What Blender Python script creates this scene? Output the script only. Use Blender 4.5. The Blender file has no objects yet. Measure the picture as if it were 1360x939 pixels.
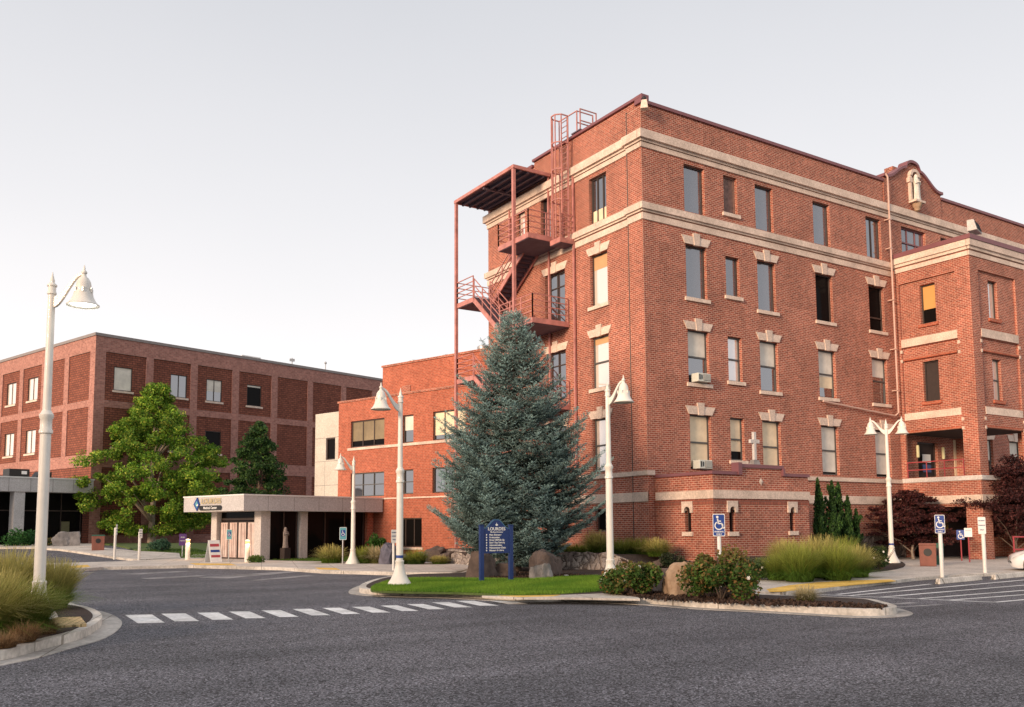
import bpy, bmesh, math, random
import numpy as np
from mathutils import Vector, Matrix
rnd = random.Random(7)
nr = np.random.default_rng(11)
R = math.radians
scene = bpy.context.scene
COL = scene.collection

# ------------------------------------------------------------------ camera model
FPX, CX, CY = 1200.0, 680.0, 584.0
PIT, YAW, ROL = R(5.47), R(57.09), R(.333)
EYE = 1.85
_f = Vector((math.cos(YAW)*math.cos(PIT), math.sin(YAW)*math.cos(PIT), math.sin(PIT)))
_r = Vector((math.sin(YAW), -math.cos(YAW), 0))
_d = _f.cross(_r)
CR = math.cos(ROL)*_r + math.sin(ROL)*_d
CD = -math.sin(ROL)*_r + math.cos(ROL)*_d
FH = Vector((math.cos(YAW), math.sin(YAW)))      # horizontal heading
LH = Vector((-math.sin(YAW), math.cos(YAW)))     # to the left of it

def sstep(t):
    t = min(1, max(0, t)); return t*t*(3-2*t)
def terr(x, y):
    D = x*FH.x + y*FH.y; L = x*LH.x + y*LH.y
    return .58*sstep((D-50)/18.0)*sstep((L-19)/6.0)
def sight(x, y):
    return (_f + CR*((x-CX)/FPX) + CD*((y-CY)/FPX))
def gp(x, y, z=0.0):
    """where the line of sight through a photograph point meets the ground raised by z"""
    d = sight(x, y); t = (z-EYE)/d.z
    for _ in range(30):
        p = d*t
        t = t*.5 + .5*((z+terr(p.x, p.y)-EYE)/d.z)
    p = d*t
    return Vector((p.x, p.y))

# ------------------------------------------------------------------ materials
def newmat(name):
    m = bpy.data.materials.new(name); m.use_nodes = True
    nt = m.node_tree
    for n in list(nt.nodes): nt.nodes.remove(n)
    out = nt.nodes.new('ShaderNodeOutputMaterial')
    return m, nt, out
def N(nt, t, **kw):
    n = nt.nodes.new(t)
    for k, v in kw.items():
        if k.startswith('i_'):
            n.inputs[k[2:].replace('_', ' ')].default_value = v
        else: setattr(n, k, v)
    return n
def rgba(c): return (c[0], c[1], c[2], 1)
def ramp(nt, a, b, p0=.3, p1=.7):
    r = N(nt, 'ShaderNodeValToRGB')
    r.color_ramp.elements[0].position = p0; r.color_ramp.elements[0].color = rgba(a)
    r.color_ramp.elements[1].position = p1; r.color_ramp.elements[1].color = rgba(b)
    return r
def simple(name, c, rough=.6, var=.12, scale=3.0, bump=0.0, bscale=40, metal=0.0, spec=.5, c2=None, coat=0):
    m, nt, out = newmat(name)
    p = N(nt, 'ShaderNodeBsdfPrincipled')
    p.inputs['Roughness'].default_value = rough; p.inputs['Metallic'].default_value = metal
    p.inputs['Specular IOR Level'].default_value = spec
    p.inputs['Coat Weight'].default_value = coat
    tc = N(nt, 'ShaderNodeTexCoord')
    no = N(nt, 'ShaderNodeTexNoise'); no.inputs['Scale'].default_value = scale; no.inputs['Detail'].default_value = 6
    no.inputs['Roughness'].default_value = .65
    nt.links.new(tc.outputs['Object'], no.inputs['Vector'])
    a = [x*(1-var) for x in c]; b = [min(1, x*(1+var)) for x in c] if c2 is None else c2
    r = ramp(nt, a, b)
    nt.links.new(no.outputs['Fac'], r.inputs['Fac']); nt.links.new(r.outputs['Color'], p.inputs['Base Color'])
    if bump:
        n2 = N(nt, 'ShaderNodeTexNoise'); n2.inputs['Scale'].default_value = bscale; n2.inputs['Detail'].default_value = 5
        nt.links.new(tc.outputs['Object'], n2.inputs['Vector'])
        bp = N(nt, 'ShaderNodeBump'); bp.inputs['Strength'].default_value = bump; bp.inputs['Distance'].default_value = .02
        nt.links.new(n2.outputs['Fac'], bp.inputs['Height']); nt.links.new(bp.outputs['Normal'], p.inputs['Normal'])
    nt.links.new(p.outputs['BSDF'], out.inputs['Surface'])
    return m
def brick(name, c1, c2, mortar, bw=.30, rh=.098, ms=.013, big=.22, soot=None):
    m, nt, out = newmat(name)
    p = N(nt, 'ShaderNodeBsdfPrincipled'); p.inputs['Roughness'].default_value = .85
    p.inputs['Specular IOR Level'].default_value = .25
    uv = N(nt, 'ShaderNodeUVMap')
    b = N(nt, 'ShaderNodeTexBrick')
    b.inputs['Scale'].default_value = 1; b.inputs['Brick Width'].default_value = bw; b.inputs['Row Height'].default_value = rh
    b.inputs['Mortar Size'].default_value = ms; b.inputs['Mortar Smooth'].default_value = .2; b.inputs['Bias'].default_value = -.1
    b.inputs['Color1'].default_value = rgba(c1); b.inputs['Color2'].default_value = rgba(c2); b.inputs['Mortar'].default_value = rgba(mortar)
    nt.links.new(uv.outputs['UV'], b.inputs['Vector'])
    # per-brick value shift: noise sampled once per brick (coordinates snapped)
    sn = N(nt, 'ShaderNodeVectorMath', operation='SNAP'); sn.inputs[1].default_value = (bw*.5, rh, 1)
    nt.links.new(uv.outputs['UV'], sn.inputs[0])
    wn = N(nt, 'ShaderNodeTexWhiteNoise', noise_dimensions='3D'); nt.links.new(sn.outputs[0], wn.inputs['Vector'])
    no = N(nt, 'ShaderNodeTexNoise'); no.inputs['Scale'].default_value = .35; no.inputs['Detail'].default_value = 5
    nt.links.new(uv.outputs['UV'], no.inputs['Vector'])
    no2 = N(nt, 'ShaderNodeTexNoise'); no2.inputs['Scale'].default_value = 1.2; no2.inputs['Detail'].default_value = 6
    mp = N(nt, 'ShaderNodeMapping'); mp.inputs['Scale'].default_value = (1.6, .25, 1)
    nt.links.new(uv.outputs['UV'], mp.inputs['Vector']); nt.links.new(mp.outputs['Vector'], no2.inputs['Vector'])
    ad = N(nt, 'ShaderNodeMath', operation='MULTIPLY_ADD'); ad.inputs[1].default_value = big*2.2; ad.inputs[2].default_value = 1-big*1.1
    nt.links.new(no.outputs['Fac'], ad.inputs[0])
    ad2 = N(nt, 'ShaderNodeMath', operation='MULTIPLY_ADD'); ad2.inputs[1].default_value = big*1.5; ad2.inputs[2].default_value = 1-big*.75
    nt.links.new(no2.outputs['Fac'], ad2.inputs[0])
    mu = N(nt, 'ShaderNodeMath', operation='MULTIPLY'); nt.links.new(ad.outputs[0], mu.inputs[0]); nt.links.new(ad2.outputs[0], mu.inputs[1])
    ad3 = N(nt, 'ShaderNodeMath', operation='MULTIPLY_ADD'); ad3.inputs[1].default_value = .34; ad3.inputs[2].default_value = .83
    nt.links.new(wn.outputs['Value'], ad3.inputs[0])
    mu2 = N(nt, 'ShaderNodeMath', operation='MULTIPLY'); nt.links.new(mu.outputs[0], mu2.inputs[0]); nt.links.new(ad3.outputs[0], mu2.inputs[1])
    vm = N(nt, 'ShaderNodeVectorMath', operation='SCALE'); nt.links.new(b.outputs['Color'], vm.inputs[0]); nt.links.new(mu2.outputs[0], vm.inputs['Scale'])
    last = vm.outputs[0]
    nt.links.new(last, p.inputs['Base Color'])
    bp = N(nt, 'ShaderNodeBump'); bp.inputs['Strength'].default_value = .5; bp.inputs['Distance'].default_value = .012; bp.invert = True
    nt.links.new(b.outputs['Fac'], bp.inputs['Height']); nt.links.new(bp.outputs['Normal'], p.inputs['Normal'])
    nt.links.new(p.outputs['BSDF'], out.inputs['Surface'])
    return m
def glass(name, base, refl=.3, rough=.02, tint=(.93, .95, 1.0), fr=.55):
    m, nt, out = newmat(name)
    d = N(nt, 'ShaderNodeBsdfDiffuse'); d.inputs['Color'].default_value = rgba(base)
    g = N(nt, 'ShaderNodeBsdfGlossy'); g.inputs['Roughness'].default_value = rough; g.inputs['Color'].default_value = rgba(tint)
    lw = N(nt, 'ShaderNodeLayerWeight'); lw.inputs['Blend'].default_value = .35
    ma = N(nt, 'ShaderNodeMath', operation='MULTIPLY_ADD'); ma.inputs[1].default_value = fr; ma.inputs[2].default_value = refl; ma.use_clamp = True
    nt.links.new(lw.outputs['Fresnel'], ma.inputs[0])
    tc = N(nt, 'ShaderNodeTexCoord'); no = N(nt, 'ShaderNodeTexNoise'); no.inputs['Scale'].default_value = .9
    nt.links.new(tc.outputs['Object'], no.inputs['Vector'])
    bp = N(nt, 'ShaderNodeBump'); bp.inputs['Strength'].default_value = .06; bp.inputs['Distance'].default_value = .05
    nt.links.new(no.outputs['Fac'], bp.inputs['Height']); nt.links.new(bp.outputs['Normal'], g.inputs['Normal'])
    mx = N(nt, 'ShaderNodeMixShader')
    nt.links.new(ma.outputs[0], mx.inputs[0]); nt.links.new(d.outputs[0], mx.inputs[1]); nt.links.new(g.outputs[0], mx.inputs[2])
    nt.links.new(mx.outputs[0], out.inputs['Surface'])
    return m
def leafmat(name, trans=.25, rough=.6):
    m, nt, out = newmat(name)
    at = N(nt, 'ShaderNodeAttribute'); at.attribute_name = 'tint'
    p = N(nt, 'ShaderNodeBsdfPrincipled'); p.inputs['Roughness'].default_value = rough; p.inputs['Specular IOR Level'].default_value = .25
    nt.links.new(at.outputs['Color'], p.inputs['Base Color'])
    t = N(nt, 'ShaderNodeBsdfTranslucent'); nt.links.new(at.outputs['Color'], t.inputs['Color'])
    mx = N(nt, 'ShaderNodeMixShader'); mx.inputs[0].default_value = trans
    nt.links.new(p.outputs[0], mx.inputs[1]); nt.links.new(t.outputs[0], mx.inputs[2]); nt.links.new(mx.outputs[0], out.inputs['Surface'])
    return m
def emit(name, c, s):
    m, nt, out = newmat(name)
    e = N(nt, 'ShaderNodeEmission'); e.inputs['Color'].default_value = rgba(c); e.inputs['Strength'].default_value = s
    nt.links.new(e.outputs[0], out.inputs['Surface']); return m
def asphalt(name):
    m, nt, out = newmat(name)
    p = N(nt, 'ShaderNodeBsdfPrincipled'); p.inputs['Roughness'].default_value = .8; p.inputs['Specular IOR Level'].default_value = .35
    tc = N(nt, 'ShaderNodeTexCoord')
    def noise(s, d=6, r=.6, vec=None):
        n = N(nt, 'ShaderNodeTexNoise'); n.inputs['Scale'].default_value = s; n.inputs['Detail'].default_value = d; n.inputs['Roughness'].default_value = r
        nt.links.new(vec or tc.outputs['Object'], n.inputs['Vector']); return n
    vo = N(nt, 'ShaderNodeTexVoronoi'); vo.inputs['Scale'].default_value = 34; nt.links.new(tc.outputs['Object'], vo.inputs['Vector'])
    base = ramp(nt, (.071, .072, .080), (.116, .116, .127), .35, .68); nt.links.new(noise(.22, 7).outputs['Fac'], base.inputs['Fac'])
    ag = ramp(nt, (.30, .30, .31), (2.9, 2.85, 2.85), .44, .62); nt.links.new(noise(38, 3, .8).outputs['Fac'], ag.inputs['Fac'])
    sp = N(nt, 'ShaderNodeMapRange'); sp.inputs['From Min'].default_value = .0; sp.inputs['From Max'].default_value = 1; sp.inputs['From Min'].default_value = .15; sp.inputs['From Max'].default_value = .95; sp.clamp = False; sp.inputs['To Min'].default_value = .25; sp.inputs['To Max'].default_value = 2.1
    nt.links.new(vo.outputs['Color'], sp.inputs['Value'])
    m1 = N(nt, 'ShaderNodeVectorMath', operation='MULTIPLY'); nt.links.new(base.outputs['Color'], m1.inputs[0]); nt.links.new(ag.outputs['Color'], m1.inputs[1])
    m2 = N(nt, 'ShaderNodeVectorMath', operation='SCALE'); nt.links.new(m1.outputs[0], m2.inputs[0]); nt.links.new(sp.outputs[0], m2.inputs['Scale'])
    # tyre-worn lanes and oil: long stretched noise
    mp = N(nt, 'ShaderNodeMapping'); mp.inputs['Rotation'].default_value = (0, 0, R(-25)); mp.inputs['Scale'].default_value = (.06, .7, 1)
    nt.links.new(tc.outputs['Object'], mp.inputs['Vector'])
    st = ramp(nt, (.8, .8, .8), (1.15, 1.13, 1.14), .35, .65); nt.links.new(noise(1.0, 4, .6, mp.outputs['Vector']).outputs['Fac'], st.inputs['Fac'])
    m3 = N(nt, 'ShaderNodeVectorMath', operation='MULTIPLY'); nt.links.new(m2.outputs[0], m3.inputs[0]); nt.links.new(st.outputs['Color'], m3.inputs[1])
    wv = N(nt, 'ShaderNodeVectorMath', operation='SCALE'); wv.inputs['Scale'].default_value = 1.6; nt.links.new(noise(.9, 5).outputs['Color'], wv.inputs[0])
    wa = N(nt, 'ShaderNodeVectorMath', operation='ADD'); nt.links.new(tc.outputs['Object'], wa.inputs[0]); nt.links.new(wv.outputs[0], wa.inputs[1])
    vc = N(nt, 'ShaderNodeTexVoronoi', feature='DISTANCE_TO_EDGE'); vc.inputs['Scale'].default_value = .17; nt.links.new(wa.outputs[0], vc.inputs['Vector'])
    ck = N(nt, 'ShaderNodeMapRange'); ck.inputs['From Min'].default_value = .0005; ck.inputs['From Max'].default_value = .0035; ck.inputs['To Min'].default_value = .55; nt.links.new(vc.outputs['Distance'], ck.inputs['Value'])
    oi = N(nt, 'ShaderNodeTexVoronoi', feature='F1'); oi.inputs['Scale'].default_value = .55; oi.inputs['Randomness'].default_value = 1; nt.links.new(wa.outputs[0], oi.inputs['Vector'])
    ok = N(nt, 'ShaderNodeMapRange'); ok.inputs['From Min'].default_value = .05; ok.inputs['From Max'].default_value = .22; ok.inputs['To Min'].default_value = .80; nt.links.new(oi.outputs['Distance'], ok.inputs['Value'])
    mk = N(nt, 'ShaderNodeMath', operation='MULTIPLY'); nt.links.new(ck.outputs[0], mk.inputs[0]); nt.links.new(ok.outputs[0], mk.inputs[1])
    m4 = N(nt, 'ShaderNodeVectorMath', operation='SCALE'); nt.links.new(m3.outputs[0], m4.inputs[0]); nt.links.new(mk.outputs[0], m4.inputs['Scale'])
    nt.links.new(m4.outputs[0], p.inputs['Base Color'])
    bp = N(nt, 'ShaderNodeBump'); bp.inputs['Strength'].default_value = .8; bp.inputs['Distance'].default_value = .012
    nt.links.new(noise(60, 3, .7).outputs['Fac'], bp.inputs['Height']); nt.links.new(bp.outputs['Normal'], p.inputs['Normal'])
    nt.links.new(p.outputs[0], out.inputs['Surface'])
    return m
def concrete(name, c, dirt=.25, joint=None):
    m, nt, out = newmat(name)
    p = N(nt, 'ShaderNodeBsdfPrincipled'); p.inputs['Roughness'].default_value = .85; p.inputs['Specular IOR Level'].default_value = .25
    tc = N(nt, 'ShaderNodeTexCoord')
    n1 = N(nt, 'ShaderNodeTexNoise'); n1.inputs['Scale'].default_value = .8; n1.inputs['Detail'].default_value = 8; n1.inputs['Roughness'].default_value = .7
    n2 = N(nt, 'ShaderNodeTexNoise'); n2.inputs['Scale'].default_value = 14; n2.inputs['Detail'].default_value = 6
    for n in (n1, n2): nt.links.new(tc.outputs['Object'], n.inputs['Vector'])
    r1 = ramp(nt, [x*(1-dirt*1.4) for x in c], [min(.95, x*1.08) for x in c], .3, .6); nt.links.new(n1.outputs['Fac'], r1.inputs['Fac'])
    r2 = ramp(nt, (.82, .82, .8), (1.08, 1.08, 1.08), .35, .65); nt.links.new(n2.outputs['Fac'], r2.inputs['Fac'])
    mu = N(nt, 'ShaderNodeVectorMath', operation='MULTIPLY'); nt.links.new(r1.outputs['Color'], mu.inputs[0]); nt.links.new(r2.outputs['Color'], mu.inputs[1])
    last = mu.outputs[0]
    if joint:
        b = N(nt, 'ShaderNodeTexBrick'); b.offset = 0; b.inputs['Scale'].default_value = 1; b.inputs['Brick Width'].default_value = joint; b.inputs['Row Height'].default_value = joint
        b.inputs['Mortar Size'].default_value = .012; b.inputs['Color1'].default_value = (1, 1, 1, 1); b.inputs['Color2'].default_value = (.93, .93, .93, 1); b.inputs['Mortar'].default_value = (.45, .43, .4, 1)
        mp = N(nt, 'ShaderNodeMapping'); mp.inputs['Rotation'].default_value = (0, 0, R(17.5)); nt.links.new(tc.outputs['Object'], mp.inputs['Vector'])
        nt.links.new(mp.outputs['Vector'], b.inputs['Vector'])
        mu3 = N(nt, 'ShaderNodeVectorMath', operation='MULTIPLY'); nt.links.new(last, mu3.inputs[0]); nt.links.new(b.outputs['Color'], mu3.inputs[1]); last = mu3.outputs[0]
    nt.links.new(last, p.inputs['Base Color'])
    bp = N(nt, 'ShaderNodeBump'); bp.inputs['Strength'].default_value = .35; bp.inputs['Distance'].default_value = .01
    nt.links.new(n2.outputs['Fac'], bp.inputs['Height']); nt.links.new(bp.outputs['Normal'], p.inputs['Normal'])
    nt.links.new(p.outputs[0], out.inputs['Surface'])
    return m
def rubble(name, scale, ca, cb, mortar):
    m, nt, out = newmat(name)
    p = N(nt, 'ShaderNodeBsdfPrincipled'); p.inputs['Roughness'].default_value = .9
    uv = N(nt, 'ShaderNodeUVMap')
    n0 = N(nt, 'ShaderNodeTexNoise'); n0.inputs['Scale'].default_value = 3; nt.links.new(uv.outputs['UV'], n0.inputs['Vector'])
    va = N(nt, 'ShaderNodeVectorMath', operation='SCALE'); va.inputs['Scale'].default_value = .18; nt.links.new(n0.outputs['Color'], va.inputs[0])
    vb = N(nt, 'ShaderNodeVectorMath', operation='ADD'); nt.links.new(uv.outputs['UV'], vb.inputs[0]); nt.links.new(va.outputs[0], vb.inputs[1])
    v1 = N(nt, 'ShaderNodeTexVoronoi'); v1.inputs['Scale'].default_value = scale
    v2 = N(nt, 'ShaderNodeTexVoronoi', feature='DISTANCE_TO_EDGE'); v2.inputs['Scale'].default_value = scale
    for v in (v1, v2): nt.links.new(vb.outputs[0], v.inputs['Vector'])
    sp = N(nt, 'ShaderNodeSeparateColor'); nt.links.new(v1.outputs['Color'], sp.inputs[0])
    r1 = ramp(nt, ca, cb, .1, .9); nt.links.new(sp.outputs[0], r1.inputs['Fac'])
    n3 = N(nt, 'ShaderNodeTexNoise'); n3.inputs['Scale'].default_value = 18; n3.inputs['Detail'].default_value = 6; nt.links.new(uv.outputs['UV'], n3.inputs['Vector'])
    r3 = ramp(nt, (.7, .7, .7), (1.2, 1.2, 1.2)); nt.links.new(n3.outputs['Fac'], r3.inputs['Fac'])
    mu = N(nt, 'ShaderNodeVectorMath', operation='MULTIPLY'); nt.links.new(r1.outputs['Color'], mu.inputs[0]); nt.links.new(r3.outputs['Color'], mu.inputs[1])
    mr = N(nt, 'ShaderNodeMapRange'); mr.inputs['From Max'].default_value = .09; nt.links.new(v2.outputs['Distance'], mr.inputs['Value'])
    mx = N(nt, 'ShaderNodeMix', data_type='RGBA'); nt.links.new(mr.outputs[0], mx.inputs[0]); mx.inputs[6].default_value = rgba(mortar); nt.links.new(mu.outputs[0], mx.inputs[7])
    nt.links.new(mx.outputs[2], p.inputs['Base Color'])
    bp = N(nt, 'ShaderNodeBump'); bp.inputs['Strength'].default_value = 1; bp.inputs['Distance'].default_value = .07
    mr2 = N(nt, 'ShaderNodeMapRange'); mr2.inputs['From Max'].default_value = .3; nt.links.new(v2.outputs['Distance'], mr2.inputs['Value'])
    ad = N(nt, 'ShaderNodeMath', operation='MULTIPLY_ADD'); ad.inputs[1].default_value = .4; nt.links.new(n3.outputs['Fac'], ad.inputs[0]); nt.links.new(mr2.outputs[0], ad.inputs[2])
    nt.links.new(ad.outputs[0], bp.inputs['Height']); nt.links.new(bp.outputs['Normal'], p.inputs['Normal'])
    nt.links.new(p.outputs[0], out.inputs['Surface'])
    return m

M = {}
M['brick'] = brick('brick_red', (.37, .098, .060), (.22, .055, .038), (.54, .355, .27), bw=.25, rh=.088, ms=.0115, big=.33)
M['brick_mid'] = brick('brick_orange', (.42, .112, .062), (.34, .084, .048), (.46, .22, .15), bw=.25, rh=.095, ms=.011, big=.2)
M['brick_pink'] = brick('brick_pink', (.39, .185, .150), (.32, .143, .116), (.40, .25, .205), bw=.4, rh=.14, ms=.014, big=.15)
M['brick_panel'] = brick('brick_panel', (.26, .088, .054), (.20, .066, .043), (.105, .044, .035), bw=.45, rh=.19, ms=.03, big=.15)
M['stone'] = concrete('cast_stone', (.72, .575, .485), .22)
M['coping'] = simple('coping_metal', (.20, .075, .085), .5, .1, 2)
M['grey_coping'] = simple('grey_coping', (.24, .21, .20), .5)
M['frame_dark'] = simple('window_frame_brown', (.060, .040, .034), .5)
M['frame_grey'] = simple('window_frame_grey', (.085, .082, .078), .5)
M['glass'] = glass('pane_sky', (.030, .028, .030), .26)
M['glass_film'] = glass('pane_film', (.075, .075, .085), .20, .08)
M['glass_bright'] = glass('pane_bright', (.80, .70, .60), .36, .03)  # cream sky reflection painted into the base colour
M['glass_dark'] = glass('pane_dark', (.008, .007, .007), .0, .05, fr=.12)
M['blind'] = simple('roller_blind', (.70, .66, .58), .8, .14, 1.6)
M['blind_warm'] = simple('roller_blind_warm', (.80, .66, .46), .8, .14, 1.6)
M['blind_tan'] = simple('roller_blind_tan', (.56, .34, .17), .8, .1, 1)
M['blind_brown'] = simple('roller_blind_brown', (.22, .17, .10), .6, .25, 1.2)
M['blind_orange'] = simple('shade_orange', (.62, .32, .10), .8, .05, 1)
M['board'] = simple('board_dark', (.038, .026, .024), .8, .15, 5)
M['board_brown'] = simple('board_weathered', (.20, .12, .10), .85, .35, 6)
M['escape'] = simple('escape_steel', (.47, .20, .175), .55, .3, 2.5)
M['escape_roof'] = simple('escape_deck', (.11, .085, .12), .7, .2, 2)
M['beige'] = concrete('beige_panel', (.56, .52, .46), .06)
M['fascia'] = concrete('fascia_panel', (.55, .53, .53), .05)
M['column'] = concrete('column_concrete', (.60, .56, .54), .08)
M['asphalt'] = asphalt('asphalt')
M['kerb'] = concrete('kerb_concrete', (.74, .68, .61), .34, joint=3.05)
M['gutter'] = concrete('gutter_concrete', (.55, .51, .47), .4, joint=3.05)
M['pave'] = concrete('pavement', (.66, .60, .54), .2, joint=1.5)
M['paint'] = concrete('road_paint', (.86, .86, .86), .34)
M['paint_worn'] = concrete('road_paint_worn', (.36, .35, .36), .6)
M['tactile'] = concrete('tactile_yellow', (.88, .56, .13), .25)
M['mulch'] = simple('mulch', (.045, .028, .022), .95, .5, 18, .9, 30)
M['soil'] = simple('soil', (.10, .075, .055), .95, .4, 4, .6, 20)
M['lawn'] = simple('lawn_base', (.085, .125, .03), .9, .35, 5, .7, 40)
M['far_ground'] = simple('far_ground', (.12, .11, .09), .95, .2, .05)
M['lamp'] = simple('lamp_paint', (.80, .76, .69), .42, .07, 3, coat=.15)
M['lamp_in'] = simple('lamp_inner', (.42, .40, .34), .4)
M['lit'] = emit('lamp_lens_lit', (1.0, .97, .86), 4.5)
M['lens'] = simple('lamp_lens', (.85, .83, .74), .3)
M['warm_lit'] = emit('bollard_glow', (1.0, .52, .18), 1.9)
M['rubble'] = rubble('rubble_wall', 2.9, (.25, .20, .18), (.52, .44, .38), (.13, .10, .085))
M['rubble_base'] = rubble('rubble_base', 3.4, (.16, .12, .10), (.36, .29, .24), (.07, .055, .045))
M['rock_tan'] = simple('rock_tan', (.40, .255, .155), .9, .35, 2.4, 1, 6, c2=(.52, .37, .25))
M['rock_dark'] = simple('rock_dark', (.105, .075, .062), .9, .4, 2.2, 1, 6)
M['rock_grey'] = simple('rock_grey', (.25, .23, .22), .9, .4, 2.2, 1, 6)
M['rock_purple'] = simple('rock_purple', (.12, .115, .15), .9, .4, 2.2, 1, 6)
M['leaf'] = leafmat('leaf', .3)
M['needle'] = leafmat('needle', .08, .7)
M['blade'] = leafmat('grass_blade', .3, .7)
M['bark'] = simple('bark', (.12, .085, .065), .95, .35, 6, 1, 18)
M['bark_pale'] = simple('bark_pale', (.36, .29, .23), .9, .25, 6, .8, 18)
M['blue'] = simple('sign_blue', (.008, .030, .145), .4, .06, 2)
M['blue2'] = simple('sign_blue_bright', (.014, .055, .27), .4, .05, 2)
M['teal'] = simple('sign_teal', (.12, .36, .42), .4, .05, 2)
M['white'] = simple('white_paint', (.80, .80, .78), .45, .05, 2)
M['post_white'] = simple('post_white', (.78, .75, .70), .5, .07, 3)
M['black'] = simple('black_paint', (.015, .015, .015), .5)
M['purple'] = simple('sign_purple', (.13, .055, .22), .5)
M['sign_red'] = simple('sign_red', (.45, .06, .08), .5)
M['galv'] = simple('galvanised', (.42, .43, .44), .45, .1, 4, metal=.5)
M['green'] = simple('bin_green', (.025, .11, .07), .5)
M['brown'] = simple('bin_brown', (.23, .085, .060), .7, .15, 4)
M['gold'] = simple('letter_gold', (.52, .42, .22), .4)
M['statue'] = concrete('statue_stone', (.74, .69, .62), .15)
M['statue_shade'] = concrete('statue_shaded', (.30, .25, .23), .2)  # pale statue stone darkened, the dim of the pavilion put into its colour
M['car'] = simple('car_paint', (.80, .80, .79), .25, .02, 1, coat=.8)
M['rubber'] = simple('tyre_rubber', (.02, .02, .02), .8)
M['rim'] = simple('wheel_rim', (.35, .35, .36), .3, metal=.8)
M['frost'] = simple('frosted_door', (.66, .47, .42), .35, .18, 2.2, c2=(.72, .62, .58))
M['flower'] = simple('white_petal', (.82, .78, .70), .6)
M['red_rail'] = simple('red_rail', (.36, .05, .06), .5)
M['ac'] = simple('ac_casing', (.60, .62, .56), .5, .06, 4)

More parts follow.
